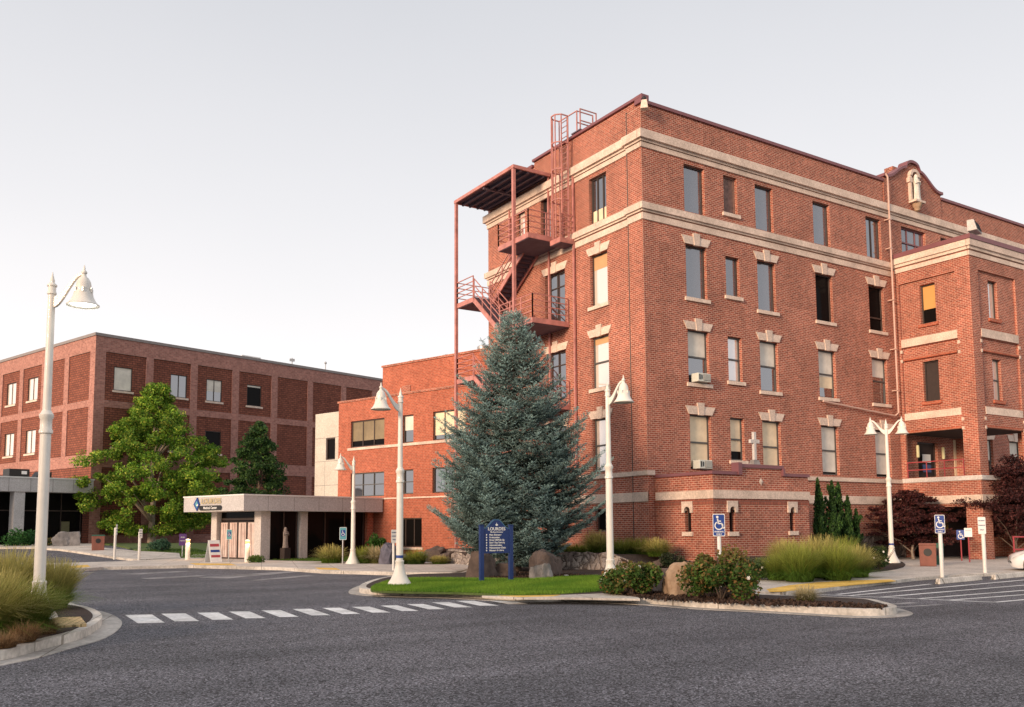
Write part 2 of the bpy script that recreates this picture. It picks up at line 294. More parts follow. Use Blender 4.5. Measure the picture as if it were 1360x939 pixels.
# ------------------------------------------------------------------ mesh building
def tag(o, label=None, cat=None, group=None, kind=None):
    if label: o['label'] = label
    if cat: o['category'] = cat
    if group: o['group'] = group
    if kind: o['kind'] = kind
    return o
def empty(name, loc=(0, 0, 0), rz=0, label=None, cat=None, group=None):
    o = bpy.data.objects.new(name, None); COL.objects.link(o); o.empty_display_size = .3
    o.location = loc; o.rotation_euler = (0, 0, rz)
    return tag(o, label, cat, group)
def set_uv(me):
    uvl = me.uv_layers.new(name='UVMap')
    for p in me.polygons:
        n = p.normal
        if abs(n.z) < .8:
            t = Vector((-n.y, n.x, 0)).normalized(); k = 0
        else: t = None
        for li in p.loop_indices:
            co = me.vertices[me.loops[li].vertex_index].co
            uvl.data[li].uv = (co.dot(t), co.z) if t is not None else (co.x, co.y)
class MB:
    def __init__(s): s.v = []; s.f = []; s.fm = []; s.sm = False
    def add(s, vs, fs, mi=0):
        b = len(s.v); s.v.extend([tuple(v) for v in vs]); s.f.extend([tuple(b+i for i in f) for f in fs]); s.fm.extend([mi]*len(fs)); return s
    def box(s, x0, x1, y0, y1, z0, z1, mi=0, top=None):
        tx = ty = 0
        if top: tx, ty = top
        vs = [(x0, y0, z0), (x1, y0, z0), (x1, y1, z0), (x0, y1, z0), (x0+tx, y0+ty, z1), (x1-tx, y0+ty, z1), (x1-tx, y1-ty, z1), (x0+tx, y1-ty, z1)]
        return s.add(vs, [(3, 2, 1, 0), (4, 5, 6, 7), (0, 1, 5, 4), (1, 2, 6, 5), (2, 3, 7, 6), (3, 0, 4, 7)], mi)
    def quad(s, a, b, c, d, mi=0): return s.add([a, b, c, d], [(0, 1, 2, 3)], mi)
    def beam(s, a, b, w, h=None, mi=0):
        """rectangular bar from a to b"""
        a = Vector(a); b = Vector(b); h = h or w; d = (b-a).normalized()
        up = Vector((0, 0, 1)) if abs(d.z) < .95 else Vector((1, 0, 0))
        x = d.cross(up).normalized(); y = x.cross(d).normalized()
        vs = [p + x*(sx*w/2) + y*(sy*h/2) for p in (a, b) for sx, sy in ((-1, -1), (1, -1), (1, 1), (-1, 1))]
        return s.add(vs, [(0, 1, 2, 3), (7, 6, 5, 4), (0, 4, 5, 1), (1, 5, 6, 2), (2, 6, 7, 3), (3, 7, 4, 0)], mi)
    def tube(s, pts, rad, n=8, mi=0, caps=True):
        pts = [Vector(p) for p in pts]
        if not isinstance(rad, (list, tuple)): rad = [rad]*len(pts)
        rings = []; prev = None
        for i, p in enumerate(pts):
            d = (pts[min(i+1, len(pts)-1)]-pts[max(i-1, 0)]).normalized()
            if prev is None:
                up = Vector((0, 0, 1)) if abs(d.z) < .9 else Vector((1, 0, 0))
                x = d.cross(up).normalized()
            else: x = (prev-d*prev.dot(d)).normalized()
            prev = x; y = d.cross(x)
            rings.append([p + (x*math.cos(2*math.pi*k/n)+y*math.sin(2*math.pi*k/n))*rad[i] for k in range(n)])
        vs = [v for r in rings for v in r]; fs = []
        for i in range(len(pts)-1):
            for k in range(n):
                fs.append((i*n+k, i*n+(k+1) % n, (i+1)*n+(k+1) % n, (i+1)*n+k))
        if caps: fs += [tuple(range(n))[::-1], tuple((len(pts)-1)*n+k for k in range(n))]
        return s.add(vs, fs, mi)
    def lathe(s, prof, c=(0, 0, 0), n=20, mi=0, M4=None, cap=True):
        vs = []; fs = []
        for r, z in prof:
            for k in range(n):
                p = Vector((r*math.cos(2*math.pi*k/n), r*math.sin(2*math.pi*k/n), z))
                if M4 is not None: p = M4 @ p
                vs.append(p+Vector(c))
        for i in range(len(prof)-1):
            for k in range(n): fs.append((i*n+k, i*n+(k+1) % n, (i+1)*n+(k+1) % n, (i+1)*n+k))
        if cap: fs += [tuple(range(n))[::-1], tuple((len(prof)-1)*n+k for k in range(n))]
        return s.add(vs, fs, mi)
    def prism(s, poly, y0, y1, mi=0):
        """poly in x,z extruded from y0 to y1 (front is y0)"""
        n = len(poly); vs = [(x, y0, z) for x, z in poly]+[(x, y1, z) for x, z in poly]
        fs = [tuple(range(n)), tuple(range(2*n-1, n-1, -1))]+[(i, i+n, (i+1) % n+n, (i+1) % n) for i in range(n)]
        return s.add(vs, fs, mi)
    def build(s, name, mat, parent=None, loc=(0, 0, 0), rz=0, smooth=False, bevel=0):
        me = bpy.data.meshes.new(name); me.from_pydata(s.v, [], s.f)
        for m in (mat if isinstance(mat, (list, tuple)) else [mat]): me.materials.append(m)
        if any(s.fm): me.polygons.foreach_set('material_index', s.fm)
        me.validate()
        if len(s.f) > 4:
            bm = bmesh.new(); bm.from_mesh(me); bmesh.ops.recalc_face_normals(bm, faces=bm.faces); bm.to_mesh(me); bm.free()
        me.update(); set_uv(me)
        if smooth:
            me.polygons.foreach_set('use_smooth', [True]*len(me.polygons))
            me.set_sharp_from_angle(angle=R(40))
        return link(name, me, parent, loc, rz, bevel)
def link(name, me, parent=None, loc=(0, 0, 0), rz=0, bevel=0):
    o = bpy.data.objects.new(name, me); COL.objects.link(o)
    if parent: o.parent = parent
    o.location = loc; o.rotation_euler = (0, 0, rz)
    if bevel:
        b = o.modifiers.new('bevel', 'BEVEL'); b.width = bevel; b.segments = 2; b.limit_method = 'ANGLE'
    return o
def copy_tree(o, parent=None):
    c = o.copy(); COL.objects.link(c); c.parent = parent
    for ch in o.children: copy_tree(ch, c)
    return c
def text(s, size, parent, loc, mat, name='lettering', align='CENTER', bold=0.0, rz=0, squeeze=1.0, part=True):
    cu = bpy.data.curves.new('t', 'FONT'); cu.body = s; cu.size = size; cu.align_x = align; cu.align_y = 'CENTER'
    cu.extrude = .003; cu.offset = bold; cu.space_character = 1.05
    tmp = bpy.data.objects.new('t', cu); COL.objects.link(tmp)
    dg = bpy.context.evaluated_depsgraph_get(); me = bpy.data.meshes.new_from_object(tmp.evaluated_get(dg))
    bpy.data.objects.remove(tmp); bpy.data.curves.remove(cu)
    me.transform(Matrix.Diagonal((squeeze, 1, 1, 1))); me.transform(Matrix.Rotation(R(90), 4, 'X'))
    me.materials.clear(); me.materials.append(mat); me.name = name
    return link(name, me, parent, loc, rz)
def pyset(name, verts, faces, mat, parent=None, tint=None, loc=(0, 0, 0)):
    """fast mesh from numpy: verts (n,3), faces (m,k) all the same size"""
    me = bpy.data.meshes.new(name); k = faces.shape[1]
    me.vertices.add(len(verts)); me.vertices.foreach_set('co', verts.astype(np.float32).ravel())
    me.loops.add(faces.size); me.loops.foreach_set('vertex_index', faces.astype(np.int32).ravel())
    me.polygons.add(len(faces)); me.polygons.foreach_set('loop_start', np.arange(0, faces.size, k, dtype=np.int32))
    me.polygons.foreach_set('loop_total', np.full(len(faces), k, dtype=np.int32))
    me.update(); me.validate()
    if tint is not None:
        a = me.attributes.new('tint', 'FLOAT_COLOR', 'POINT')
        a.data.foreach_set('color', np.concatenate([tint, np.ones((len(tint), 1))], 1).astype(np.float32).ravel())
    me.materials.append(mat)
    return link(name, me, parent, loc)

# ------------------------------------------------------------------ ground sheets
def spline(pts, closed=False, sub=6):
    pts = [Vector(p[:2]) for p in pts]; n = len(pts); out = []
    rng = range(n) if closed else range(n-1)
    for i in rng:
        p0 = pts[(i-1) % n] if closed or i > 0 else pts[i]; p1 = pts[i]; p2 = pts[(i+1) % n]
        p3 = pts[(i+2) % n] if closed or i+2 < n else p2
        for k in range(sub):
            t = k/sub
            out.append(.5*((2*p1)+(p2-p0)*t+(2*p0-5*p1+4*p2-p3)*t*t+(3*p1-p0-3*p2+p3)*t**3))
    if not closed: out.append(pts[-1])
    return out
def area(poly): return .5*sum(poly[i].x*poly[(i+1) % len(poly)].y-poly[(i+1) % len(poly)].x*poly[i].y for i in range(len(poly)))
def inset(poly, d):
    """shrink a closed polygon by d"""
    n = len(poly); s = 1 if area(poly) > 0 else -1; out = []
    for i in range(n):
        a, b, c = poly[i-1], poly[i], poly[(i+1) % n]
        e1 = (b-a).normalized(); e2 = (c-b).normalized()
        n1 = Vector((-e1.y, e1.x))*s; n2 = Vector((-e2.y, e2.x))*s
        nn = (n1+n2); nn = nn.normalized() if nn.length > 1e-6 else n1
        out.append(b+nn*(d/max(.5, nn.dot(n1))))
    return out
def sheet(name, poly, zoff, mat, skirt=.3, grid=2.0, zfun=None, parent=None, kind='structure'):
    poly = [Vector(p[:2]) for p in poly]
    if area(poly) < 0: poly = poly[::-1]
    bm = bmesh.new()
    f = bm.faces.new([bm.verts.new((p.x, p.y, 0)) for p in poly])
    xs = [p.x for p in poly]; ys = [p.y for p in poly]
    if grid:
        bmesh.ops.triangulate(bm, faces=bm.faces[:])
        g = math.floor(min(xs)/grid)*grid
        while g < max(xs):
            bmesh.ops.bisect_plane(bm, geom=bm.verts[:]+bm.edges[:]+bm.faces[:], plane_co=(g, 0, 0), plane_no=(1, 0, 0)); g += grid
        g = math.floor(min(ys)/grid)*grid
        while g < max(ys):
            bmesh.ops.bisect_plane(bm, geom=bm.verts[:]+bm.edges[:]+bm.faces[:], plane_co=(0, g, 0), plane_no=(0, 1, 0)); g += grid
    for v in bm.verts: v.co.z = terr(v.co.x, v.co.y)+(zfun(v.co.x, v.co.y) if zfun else 0)+zoff
    if skirt:
        be = [e for e in bm.edges if len(e.link_faces) == 1]
        r = bmesh.ops.extrude_edge_only(bm, edges=be)
        for v in r['geom']:
            if isinstance(v, bmesh.types.BMVert): v.co.z -= skirt
    bmesh.ops.recalc_face_normals(bm, faces=bm.faces)
    me = bpy.data.meshes.new(name); bm.to_mesh(me); bm.free()
    if sum(p.normal.z*p.area for p in me.polygons) < 0: me.flip_normals()
    me.materials.append(mat); set_uv(me)
    o = link(name, me, parent)
    if kind: o['kind'] = kind
    return o
def G(lst, z=0): return [gp(x, y, z) for x, y in lst]

m = MB(); S_ = 900
m.quad((-S_, -S_, -.06), (S_, -S_, -.06), (S_, S_, -.06), (-S_, S_, -.06))
tag(m.build('ground', M['far_ground']), kind='structure')
sheet('road', [Vector(p) for p in ((-45, -25), (75, -25), (75, 110), (-45, 110))], 0, M['asphalt'], skirt=.05, grid=1.5)

# island at the left edge
isl = spline(G([(-330, 962), (-160, 921), (0, 885), (48, 875), (96, 861), (137, 849), (156.5, 837), (162, 827), (153, 819), (137, 813), (112, 808), (85, 797), (55, 790), (0, 784), (-330, 775)]), False, 5)
sheet('left_island_gutter', isl, .012, M['gutter'], .1, 2)
ki = inset(isl, .36)
sheet('left_island_kerb', ki, .15, M['kerb'], .2, 2)
sheet('left_island_bed', inset(ki, .17), .165, M['mulch'], .1, 1)
tp = G([(70, 820), (107, 819), (115, 828.5), (70, 832)], .2)
sheet('left_tactile_paving', tp, .20, concrete('tactile_tan', (.74, .53, .28), .3, joint=.12), .05, 2)

# central island
ci_px = [(463, 787.5), (482, 791), (526, 793), (600, 795), (688, 800), (780, 800.5), (857, 804), (920, 809), (1000, 813), (1079, 817.5), (1137, 820.5), (1190, 820), (1213, 815.5), (1192, 808),
         (1165, 803), (1090, 799), (1015, 795), (1000, 782), (960, 772), (900, 764), (860, 760), (790, 758), (742, 758), (680, 757), (640, 757), (615, 760), (600, 765.5), (542, 767.5), (500, 772), (472, 780)]
ci = spline(G(ci_px), True, 4)
sheet('central_island_gutter', ci, .012, M['gutter'], .1, 2)
kc = inset(ci, .30)
sheet('central_island_kerb', kc, .15, M['kerb'], .2, 2)
bed = inset(kc, .20)
sheet('central_island_bed', bed, .158, M['mulch'], .1, 1)
lawn_px = [(492, 784), (520, 786.5), (600, 788), (660, 790), (690, 791.5), (740, 790), (800, 786), (850, 780), (845, 770), (800, 766.5), (745, 768), (700, 770.5), (640, 770), (600, 769.5), (548, 769.5), (512, 774)]
lawn_poly = spline(G(lawn_px, .15), True, 4)
sheet('lawn', lawn_poly, .172, M['lawn'], .05, 1)
# flat concrete landing at the kerb right of the lawn
sheet('kerb_landing', G([(640, 792), (700, 792), (760, 790.5), (800, 789), (845, 793), (850, 796), (760, 794.5), (690, 794.5)], .15), .166, M['pave'], .05, 2)
sheet('kerb_yellow_patch', G([(662, 792.3), (700, 791.8), (745, 791), (735, 793), (690, 793.8)], .15), .170, M['tactile'], .02, 2)

# pavements
sw1 = G([(-260, 768), (-60, 765), (80, 761), (137, 757), (250, 754.5), (372, 757.5), (431, 762), (477, 763), (540, 765), (600, 765), (625, 759), (640, 756), (600, 749), (482, 750), (380, 748), (300, 745), (240, 744), (190, 747), (150, 749), (80, 751), (-60, 753), (-260, 757)])
sheet('far_pavement_kerb', sw1, .13, M['kerb'], .2, 2)
sheet('far_pavement', inset(sw1, .16), .136, M['pave'], .05, 2)
for q in ([(252, 748.3), (306, 748.8), (314, 751), (260, 750.4)], [(418, 754), (446, 754.6), (452, 757), (424, 756.4)], [(82, 753), (116, 750.2), (120, 753), (86, 755.8)]):
    sheet('tactile_paving', G(q, .13), .142, M['tactile'], .02, 2)
sw2 = G([(60, 730.5), (78, 731.5), (110, 736), (150, 742), (185, 746), (240, 743.5), (238, 737), (200, 735), (180, 734), (150, 731), (125, 728.5), (60, 728.5)])
sheet('upper_pavement_kerb', sw2, .12, M['kerb'], .2, 2)
sheet('upper_pavement', inset(sw2, .16), .126, M['pave'], .05, 2)
sw0 = G([(-400, 730), (60, 729), (130, 727.5), (130, 723), (60, 722), (-400, 722)])
sheet('lobby_pavement', sw0, .11, M['pave'], .2, 2)
# lawn and beds behind the far pavement
lw2 = G([(185, 733.5), (238, 736.5), (242, 743.5), (300, 744.5), (380, 747.5), (482, 749.5), (598, 748.5)])
lw2 += [Vector((26, 47)), Vector((26, 60)), Vector((18, 75)), Vector((9, 84)), gp(130, 723.5)]
sheet('back_lawn', lw2, .10, M['lawn'], .1, 1.5)
sheet('canopy_paving', G([(244, 744.2), (300, 745), (352, 747.2), (352, 741), (300, 739), (258, 738.5)]), .125, M['pave'], .05, 2)

# right pavement
sw3_px = [(1004, 790.5), (1040, 790.5), (1083, 788), (1130, 781.5), (1185, 775.5), (1215, 771.5), (1262, 768), (1305, 765.8), (1360, 762.8), (1700, 758), (1700, 738), (1400, 738), (1300, 739), (1200, 742), (1150, 748), (1060, 756), (985, 760), (975, 768), (1000, 778)]
sw3 = G(sw3_px)
sheet('right_pavement_kerb', sw3, .10, M['kerb'], .2, 2)
sheet('right_pavement', inset(sw3, .15), .106, M['pave'], .05, 2)
sheet('ramp_tactile_paving', G([(1018, 783), (1050, 777.5), (1085, 774), (1140, 771.2), (1182, 770), (1190, 771.8), (1140, 776.2), (1080, 782.5), (1040, 785.5), (1022, 785.8)], .1), .112, M['tactile'], .02, 2)
sheet('right_bed', spline(G([(905, 763), (950, 771), (1000, 773), (1060, 768), (1150, 765), (1200, 757), (1190, 748), (1130, 744), (1000, 744), (950, 752)], .0), True, 3), .14, M['mulch'], .2, 1)

# crosswalk
TL = [(166, 817), (214, 815.3), (262, 814), (304, 812.4), (347, 810.8), (388, 809), (428, 807.6), (467, 806.2), (505, 804.4), (540, 802.6), (573, 800.2), (605, 798.2), (641, 796.2)]
bw_ = [(32, -.8), (29, -.5), (25, -.4), (24, -.4), (23, -.4), (22, -.4), (21, -.4), (21, -.4), (20, -.3), (20, -.3), (21, -.3), (22, -.2), (24, -.1)]
sl_ = [(17, 11), (18, 10.2), (20, 9.4), (22, 9.1), (24, 9), (26, 8.6), (27, 8.2), (28, 7.8), (29, 7.4), (30, 7), (31, 6.8), (33, 6.6), (34, 6.4)]
for a, b, c in zip(TL, bw_, sl_):
    b = (b[0]*1.12, b[1])
    q = G([a, (a[0]+b[0], a[1]+b[1]), (a[0]+b[0]+c[0], a[1]+b[1]+c[1]), (a[0]+c[0], a[1]+c[1])])
    sheet('crosswalk_bar', q, .004, M['paint'], 0, 0)
# worn marks in front of the entrance
for q in ([(60, 764), (108, 760.5), (132, 760), (90, 764)], [(150, 762.5), (235, 758.5), (262, 758.6), (182, 763)], [(262, 767), (380, 759), (398, 759.6), (300, 768.5)], [(186, 768), (262, 764), (276, 765), (200, 769.5)], [(330, 771), (345, 771.5), (420, 764.5), (408, 764)]):
    sheet('worn_crossing_mark', G(q), .004, M['paint_worn'], 0, 0)
# access aisle hatching on the right
def stripe(a, b, w, mat='paint'):
    A = gp(*a); B = gp(*b); d = (B-A).normalized(); n = Vector((-d.y, d.x))*w/2
    sheet('parking_line', [A-n, B-n, B+n, A+n], .004, M[mat], 0, 0)
stripe((1083, 789.5), (1321, 800), .12)
stripe((1321, 800), (1480, 786), .12)
for a, b in (((1112, 789.6), (1236, 775.8)), ((1127, 791.3), (1420, 765)), ((1170, 793.2), (1470, 768)), ((1219, 795.4), (1500, 773)), ((1262, 797.2), (1520, 778))):
    stripe(a, b, .13)
stripe((1186, 802.5), (1215, 800.5), .25, 'paint_worn'); stripe((1190, 806.5), (1250, 803), .18, 'paint_worn')

# planting terrace behind the rubble wall, rising to the brick building
K = .889                                   # metres per unit of the surveyed drawing of the brick building
def ZK(z, k=K): return EYE+(z-1.6)*k
X0, Y0 = 28.9, 32.61
bx, by = X0*K, Y0*K
ax, ay = 29.2*K, 28.77*K
wall_pts = [gp(594, 751.5), gp(640, 756), gp(690, 759.5), gp(742, 761), gp(800, 762), gp(868, 763)]
def topz(p): return 0
back = [Vector((bx+.5, 47.5*K)), Vector((wall_pts[0].x+2.2, 47.5*K)), wall_pts[0]+Vector((.3, .6))]
terrace = wall_pts + [gp(905, 760), gp(945, 762), Vector((ax+1.5, ay-1.3)), Vector((35.9*K, ay-1.0)), Vector((36.6*K, Y0*K+.3)), Vector((bx+.3, Y0*K+.3))] + back
def tz(x, y):
    # distance-based rise away from the free edge right of the wall
    d = 1.0
    P_ = Vector((x, y))
    edge = [gp(868, 763), gp(905, 760), gp(945, 762), Vector((ax+1.5, ay-1.3)), Vector((35.9*K, ay-1.0)), Vector((36.6*K, Y0*K+.3))]
    best = 9
    for a, b in zip(edge[:-1], edge[1:]):
        ab = b-a; t = max(0, min(1, (P_-a).dot(ab)/ab.dot(ab))); best = min(best, (P_-(a+ab*t)).length)
    return .12+.58*sstep(best/1.7)
sheet('terrace_soil', terrace, 0, M['mulch'], .75, .5, zfun=tz)
# rubble wall, a thing of its own
m = MB(); path = []
for i in range(len(wall_pts)-1):
    for k in range(9): path.append(wall_pts[i].lerp(wall_pts[i+1], k/9))
path.append(wall_pts[-1])
n = len(path)
for i, p in enumerate(path):
    d = (path[min(i+1, n-1)]-path[max(i-1, 0)]).normalized(); nn = Vector((d.y, -d.x))
    if nn.dot(p) > 0: nn = -nn       # towards the street
    h = .80+rnd.uniform(-.06, .06) if i < n-8 else .80*(n-i)/9+.05
    fr = nn*rnd.uniform(-.03, .04)
    for off, z in ((.10, 0), (.04, h*.55), (-.02, h), (-.32, h-.02), (-.34, 0)):
        q = p+nn*off+fr; m.v.append((q.x, q.y, z))
for i in range(n-1):
    for k in range(4): m.f.append((i*5+k, i*5+k+1, (i+1)*5+k+1, (i+1)*5+k)); m.fm.append(0)
m.f.append((0, 1, 2, 3, 4)); m.f.append(tuple((n-1)*5+k for k in range(5))); m.fm += [0, 0]
tag(m.build('stone_wall', M['rubble']), 'low rubble stone retaining wall behind the blue spruce', 'wall')

# ------------------------------------------------------------------ facades
class Facade:
    """a wall plane: u to the right seen from outside, d inwards, z up; drawing units scaled by k"""
    def __init__(s, root, O, ang, k): s.root = root; s.O = Vector(O)*k; s.a = ang; s.k = k; s.c, s.s = math.cos(ang), math.sin(ang)
    def P(s, u, d, z):
        u *= s.k; d *= s.k
        return Vector((s.O.x+u*s.c-d*s.s, s.O.y+u*s.s+d*s.c, ZK(z, s.k)))
    def box(s, mb, u0, u1, d0, d1, z0, z1, mi=0):
        vs = [s.P(u, d, z) for z in (z0, z1) for u, d in ((u0, d0), (u1, d0), (u1, d1), (u0, d1))]
        mb.add(vs, [(3, 2, 1, 0), (4, 5, 6, 7), (0, 1, 5, 4), (1, 2, 6, 5), (2, 3, 7, 6), (3, 0, 4, 7)], mi)
    def wall(s, mb, u0, u1, z0, z1, holes=(), d=0, reveal=.28, mi=0):
        hs = [(max(a, u0), min(b, u1), max(c, z0), min(e, z1)) for a, b, c, e in holes if b > u0 and a < u1 and e > z0 and c < z1]
        us = sorted({u0, u1, *[h[0] for h in hs], *[h[1] for h in hs]}); zs = sorted({z0, z1, *[h[2] for h in hs], *[h[3] for h in hs]})
        for i in range(len(us)-1):
            for j in range(len(zs)-1):
                cu, cz = (us[i]+us[i+1])/2, (zs[j]+zs[j+1])/2
                if any(h[0] < cu < h[1] and h[2] < cz < h[3] for h in hs): continue
                mb.quad(s.P(us[i], d, zs[j]), s.P(us[i+1], d, zs[j]), s.P(us[i+1], d, zs[j+1]), s.P(us[i], d, zs[j+1]), mi)
        for a, b, c, e in hs:
            D_ = d+reveal
            mb.quad(s.P(a, d, c), s.P(a, D_, c), s.P(a, D_, e), s.P(a, d, e), mi); mb.quad(s.P(b, d, c), s.P(b, d, e), s.P(b, D_, e), s.P(b, D_, c), mi)
            mb.quad(s.P(a, d, c), s.P(b, d, c), s.P(b, D_, c), s.P(a, D_, c), mi); mb.quad(s.P(a, d, e), s.P(a, D_, e), s.P(b, D_, e), s.P(b, d, e), mi)
WC = {}
def wmesh(key, fn):
    if key not in WC: WC[key] = fn()
    return WC[key]
def raw_mesh(name, mb, mat):
    o = mb.build(name, mat); me = o.data; bpy.data.objects.remove(o); return me
def window(F, u0, u1, z0, z1, pane='glass', frame='frame_dark', split=None, cols=1, blind=None, blind_mat='blind', sill=True, lintel=False,
           fd=.16, label=None, name='window', low_blind=None, rows=None, fw=.07, keyed=True, sill_mat='stone', sill_ext=.12):
    k = F.k; w = (u1-u0)*k; h = (z1-z0)*k
    key = (round(w, 3), round(h, 3), split, cols, rows, fd, frame, fw)
    def mk():
        m = MB(); a, b = fd, fd+.09
        m.box(0, fw, a, b, 0, h); m.box(w-fw, w, a, b, 0, h); m.box(fw, w-fw, a, b, 0, fw); m.box(fw, w-fw, a, b, h-fw, h)
        if split: m.box(fw, w-fw, a-.015, b-.01, h*split-.035, h*split+.035)
        for c in range(1, cols): x = w*c/cols; m.box(x-.03, x+.03, a+.005, b-.01, fw, h-fw)
        for r in (rows or ()): m.box(fw, w-fw, a+.008, b-.012, h*r-.025, h*r+.025)
        return raw_mesh('window_frame', m, M[frame])
    o = link(name, wmesh(('f',)+key, mk), F.root, F.P(u0, 0, z0), F.a)
    if label: o['label'] = label
    def sub(nm, mk2, k2): return link(nm, wmesh(k2, mk2), o)
    sub('pane', lambda: raw_mesh('pane', MB().quad((fw*.5, fd+.05, fw*.5), (w-fw*.5, fd+.05, fw*.5), (w-fw*.5, fd+.05, h-fw*.5), (fw*.5, fd+.05, h-fw*.5)), M[pane]), ('p', w, h, pane, fd, fw))
    if blind:
        y = fd+.044; z2 = h-fw; z1_ = h-fw-(h-2*fw)*blind
        sub('blind', lambda: raw_mesh('blind', MB().box(fw, w-fw, y, y+.003, z1_, z2), M[blind_mat]), ('b', w, h, blind, blind_mat, fd, fw))
    if low_blind:
        a_, b_ = low_blind; y = fd+.046
        sub('shade', lambda: raw_mesh('shade', MB().box(fw, w-fw, y, y+.002, fw+(h-2*fw)*a_, fw+(h-2*fw)*b_), M['blind_warm']), ('lb', w, h, low_blind, fd, fw))
    if sill:
        sub('sill', lambda: raw_mesh('sill', MB().box(-sill_ext, w+sill_ext, -.09, .12, -.17, -.004), M[sill_mat]), ('s', w, sill_mat, sill_ext))
    if lintel:
        def mkl():
            m = MB(); t = .2
            m.prism([(-.06, .0), (w+.06, .0), (w+.06+t, .36), (-.06-t, .36)], -.05, .04)
            c = w/2; m.prism([(c-.15, -.03), (c+.15, -.03), (c+.21, .52), (c-.21, .52)], -.085, .03)
            return raw_mesh('keystone_lintel', m, M['stone'])
        l = sub('keystone_lintel', mkl, ('l', w)); l.location = (0, 0, h+.004)
    return o
def band(F, mb, u0, u1, z0, z1, proj=.1, d=0): F.box(mb, u0, u1, -proj+d, d+.02, z0, z1)

# ================================================================== main brick building
B = empty('hospital_building', (0, 0, 0), 0, 'four storey red brick building with cream stone belts and keystone window heads', 'building')
FR = Facade(B, (X0, Y0, 0), 0, K)
FL = Facade(B, (X0, Y0, 0), -math.pi/2, K)
A_, S_c, B_, C_, D_ = (2.72, 4.17), (5.55, 6.57), (7.94, 9.36), (12.69, 14.16), (17.49, 18.94)
r4, r3, r2, r1 = (17.5, 20.0), (13.04, 15.8), (8.68, 11.4), (4.34, 7.1)
END = 41.0
holesR = []; wr = []
for ci_, c in enumerate((A_, B_, C_, D_)):
    for ri, r in enumerate((r1, r2, r3, r4)):
        holesR.append((*c, *r)); wr.append((ci_, ri, c, r))
sm_rows = [(4.9, 7.1), (9.0, 11.35), (13.5, 15.62), (17.95, 20.0)]
for r in sm_rows: holesR.append((*S_c, *r))
top_extra = [(21.0, 23.55), (25.2, 26.6), (28.6, 30.0), (32.0, 33.4), (35.6, 37)]
for c in top_extra: holesR.append((*c, *r4))
right_cols = [(28.6, 30.0), (32.0, 33.4), (35.6, 37)]
for c in right_cols:
    for r in (r1, r2, r3): holesR.append((*c, *r))
holesR.append((21.6, 23.7, 4.27, 6.6))        # porch door
m = MB()
# brick above ground with darker belts set on it
FR.wall(m, 0, END, .4, 22.35, holesR)
LW = 14.66
winL = (-4.35, -2.9)
escD = [(-8.85, -7.9, 17.55, 20.3), (-11.4, -10.5, 17.55, 20.3), (-8.5, -6.6, 12.7, 15.7), (-8.4, -6.6, 8.5, 11.2), (-8.4, -6.6, 4.3, 7.0)]
holesL = [(*winL, *r) for r in (r1, r2, r3, r4)] + escD + [(-4.2, -3.0, 1.3, 2.45)]
FL.wall(m, -LW, 0, .4, 22.35, holesL)
# parapet above the left part steps up beside the ladder
FL.box(m, -9.48, 0, 0.0, .35, 22.35, 22.75); FL.box(m, -LW, -9.48, 0, .35, 22.35, 22.45)
FR.box(m, .35, END, 0, .35, 22.35, 22.48)
# corner pilaster on the left face
FL.wall(m, -1.06, .0, .4, 22.3, d=-.1, reveal=0); 
for z0, z1 in ((.4, 22.3),):
    m.quad(FL.P(-1.06, -.1, z0), FL.P(-1.06, 0, z0), FL.P(-1.06, 0, z1), FL.P(-1.06, -.1, z1))
    m.quad(FR.P(-.1, 0, z0), FR.P(0, 0, z0), FR.P(0, 0, z1), FR.P(-.1, 0, z1))
# back and far sides
F2 = Facade(B, (X0, Y0+LW, 0), math.pi, K)
m.quad(FL.P(-LW, 0, .4), FL.P(-LW, END, .4), FL.P(-LW, END, 22.35), FL.P(-LW, 0, 22.35))
m.quad(FR.P(END, 0, .4), FR.P(END, LW, .4), FR.P(END, LW, 22.35), FR.P(END, 0, 22.35))
m.build('brick_wall', M['brick'], B)
m = MB(); m.quad(FR.P(0, .2, 22.0), FR.P(END, .2, 22.0), FR.P(END, LW, 22.0), FR.P(0, LW, 22.0)); m.build('roof', M['grey_coping'], B)
# rubble plinth
m = MB(); FR.box(m, 7.4, END, -.06, .1, -.3, .95); m.build('stone_plinth', M['rubble_base'], B)
# belts
def belt_pair(name, specs):
    m = MB()
    for z0, z1, pr in specs:
        FR.box(m, -pr-.1, END, -pr, .02, z0, z1)
        FL.box(m, -1.06-pr*.6, -.0, -pr-.1, -.02, z0, z1)
        FL.box(m, -LW-pr, -1.06-pr*.6, -pr, .02, z0, z1)
    return m.build(name, M['stone'], B)
belt_pair('cornice', ((20.62, 21.05, .26), (20.50, 20.62, .12), (20.22, 20.46, .07)))
belt_pair('stone_belt', ((17.05, 17.38, .2), (16.95, 17.05, .1), (16.56, 16.88, .06)))
m = MB(); 
FL.box(m, -LW, -1.06, -.08, .02, 4.0, 4.22); FL.box(m, -1.1, 0, -.18, -.08, 4.0, 4.22); FR.box(m, -.18, 0.3, -.08, .02, 4.0, 4.22); FR.box(m, 6.55, 20, -.08, .02, 4.0, 4.22)
m.build('sill_course', M['stone'], B)
m = MB(); FL.box(m, -LW, -1.06, -.06, .02, 2.74, 3.2); FL.box(m, -1.06, 0, -.15, -.06, 2.74, 3.2); FR.box(m, 6.55, 20, -.06, .02, 2.74, 3.2)
m.build('water_table', M['stone'], B)
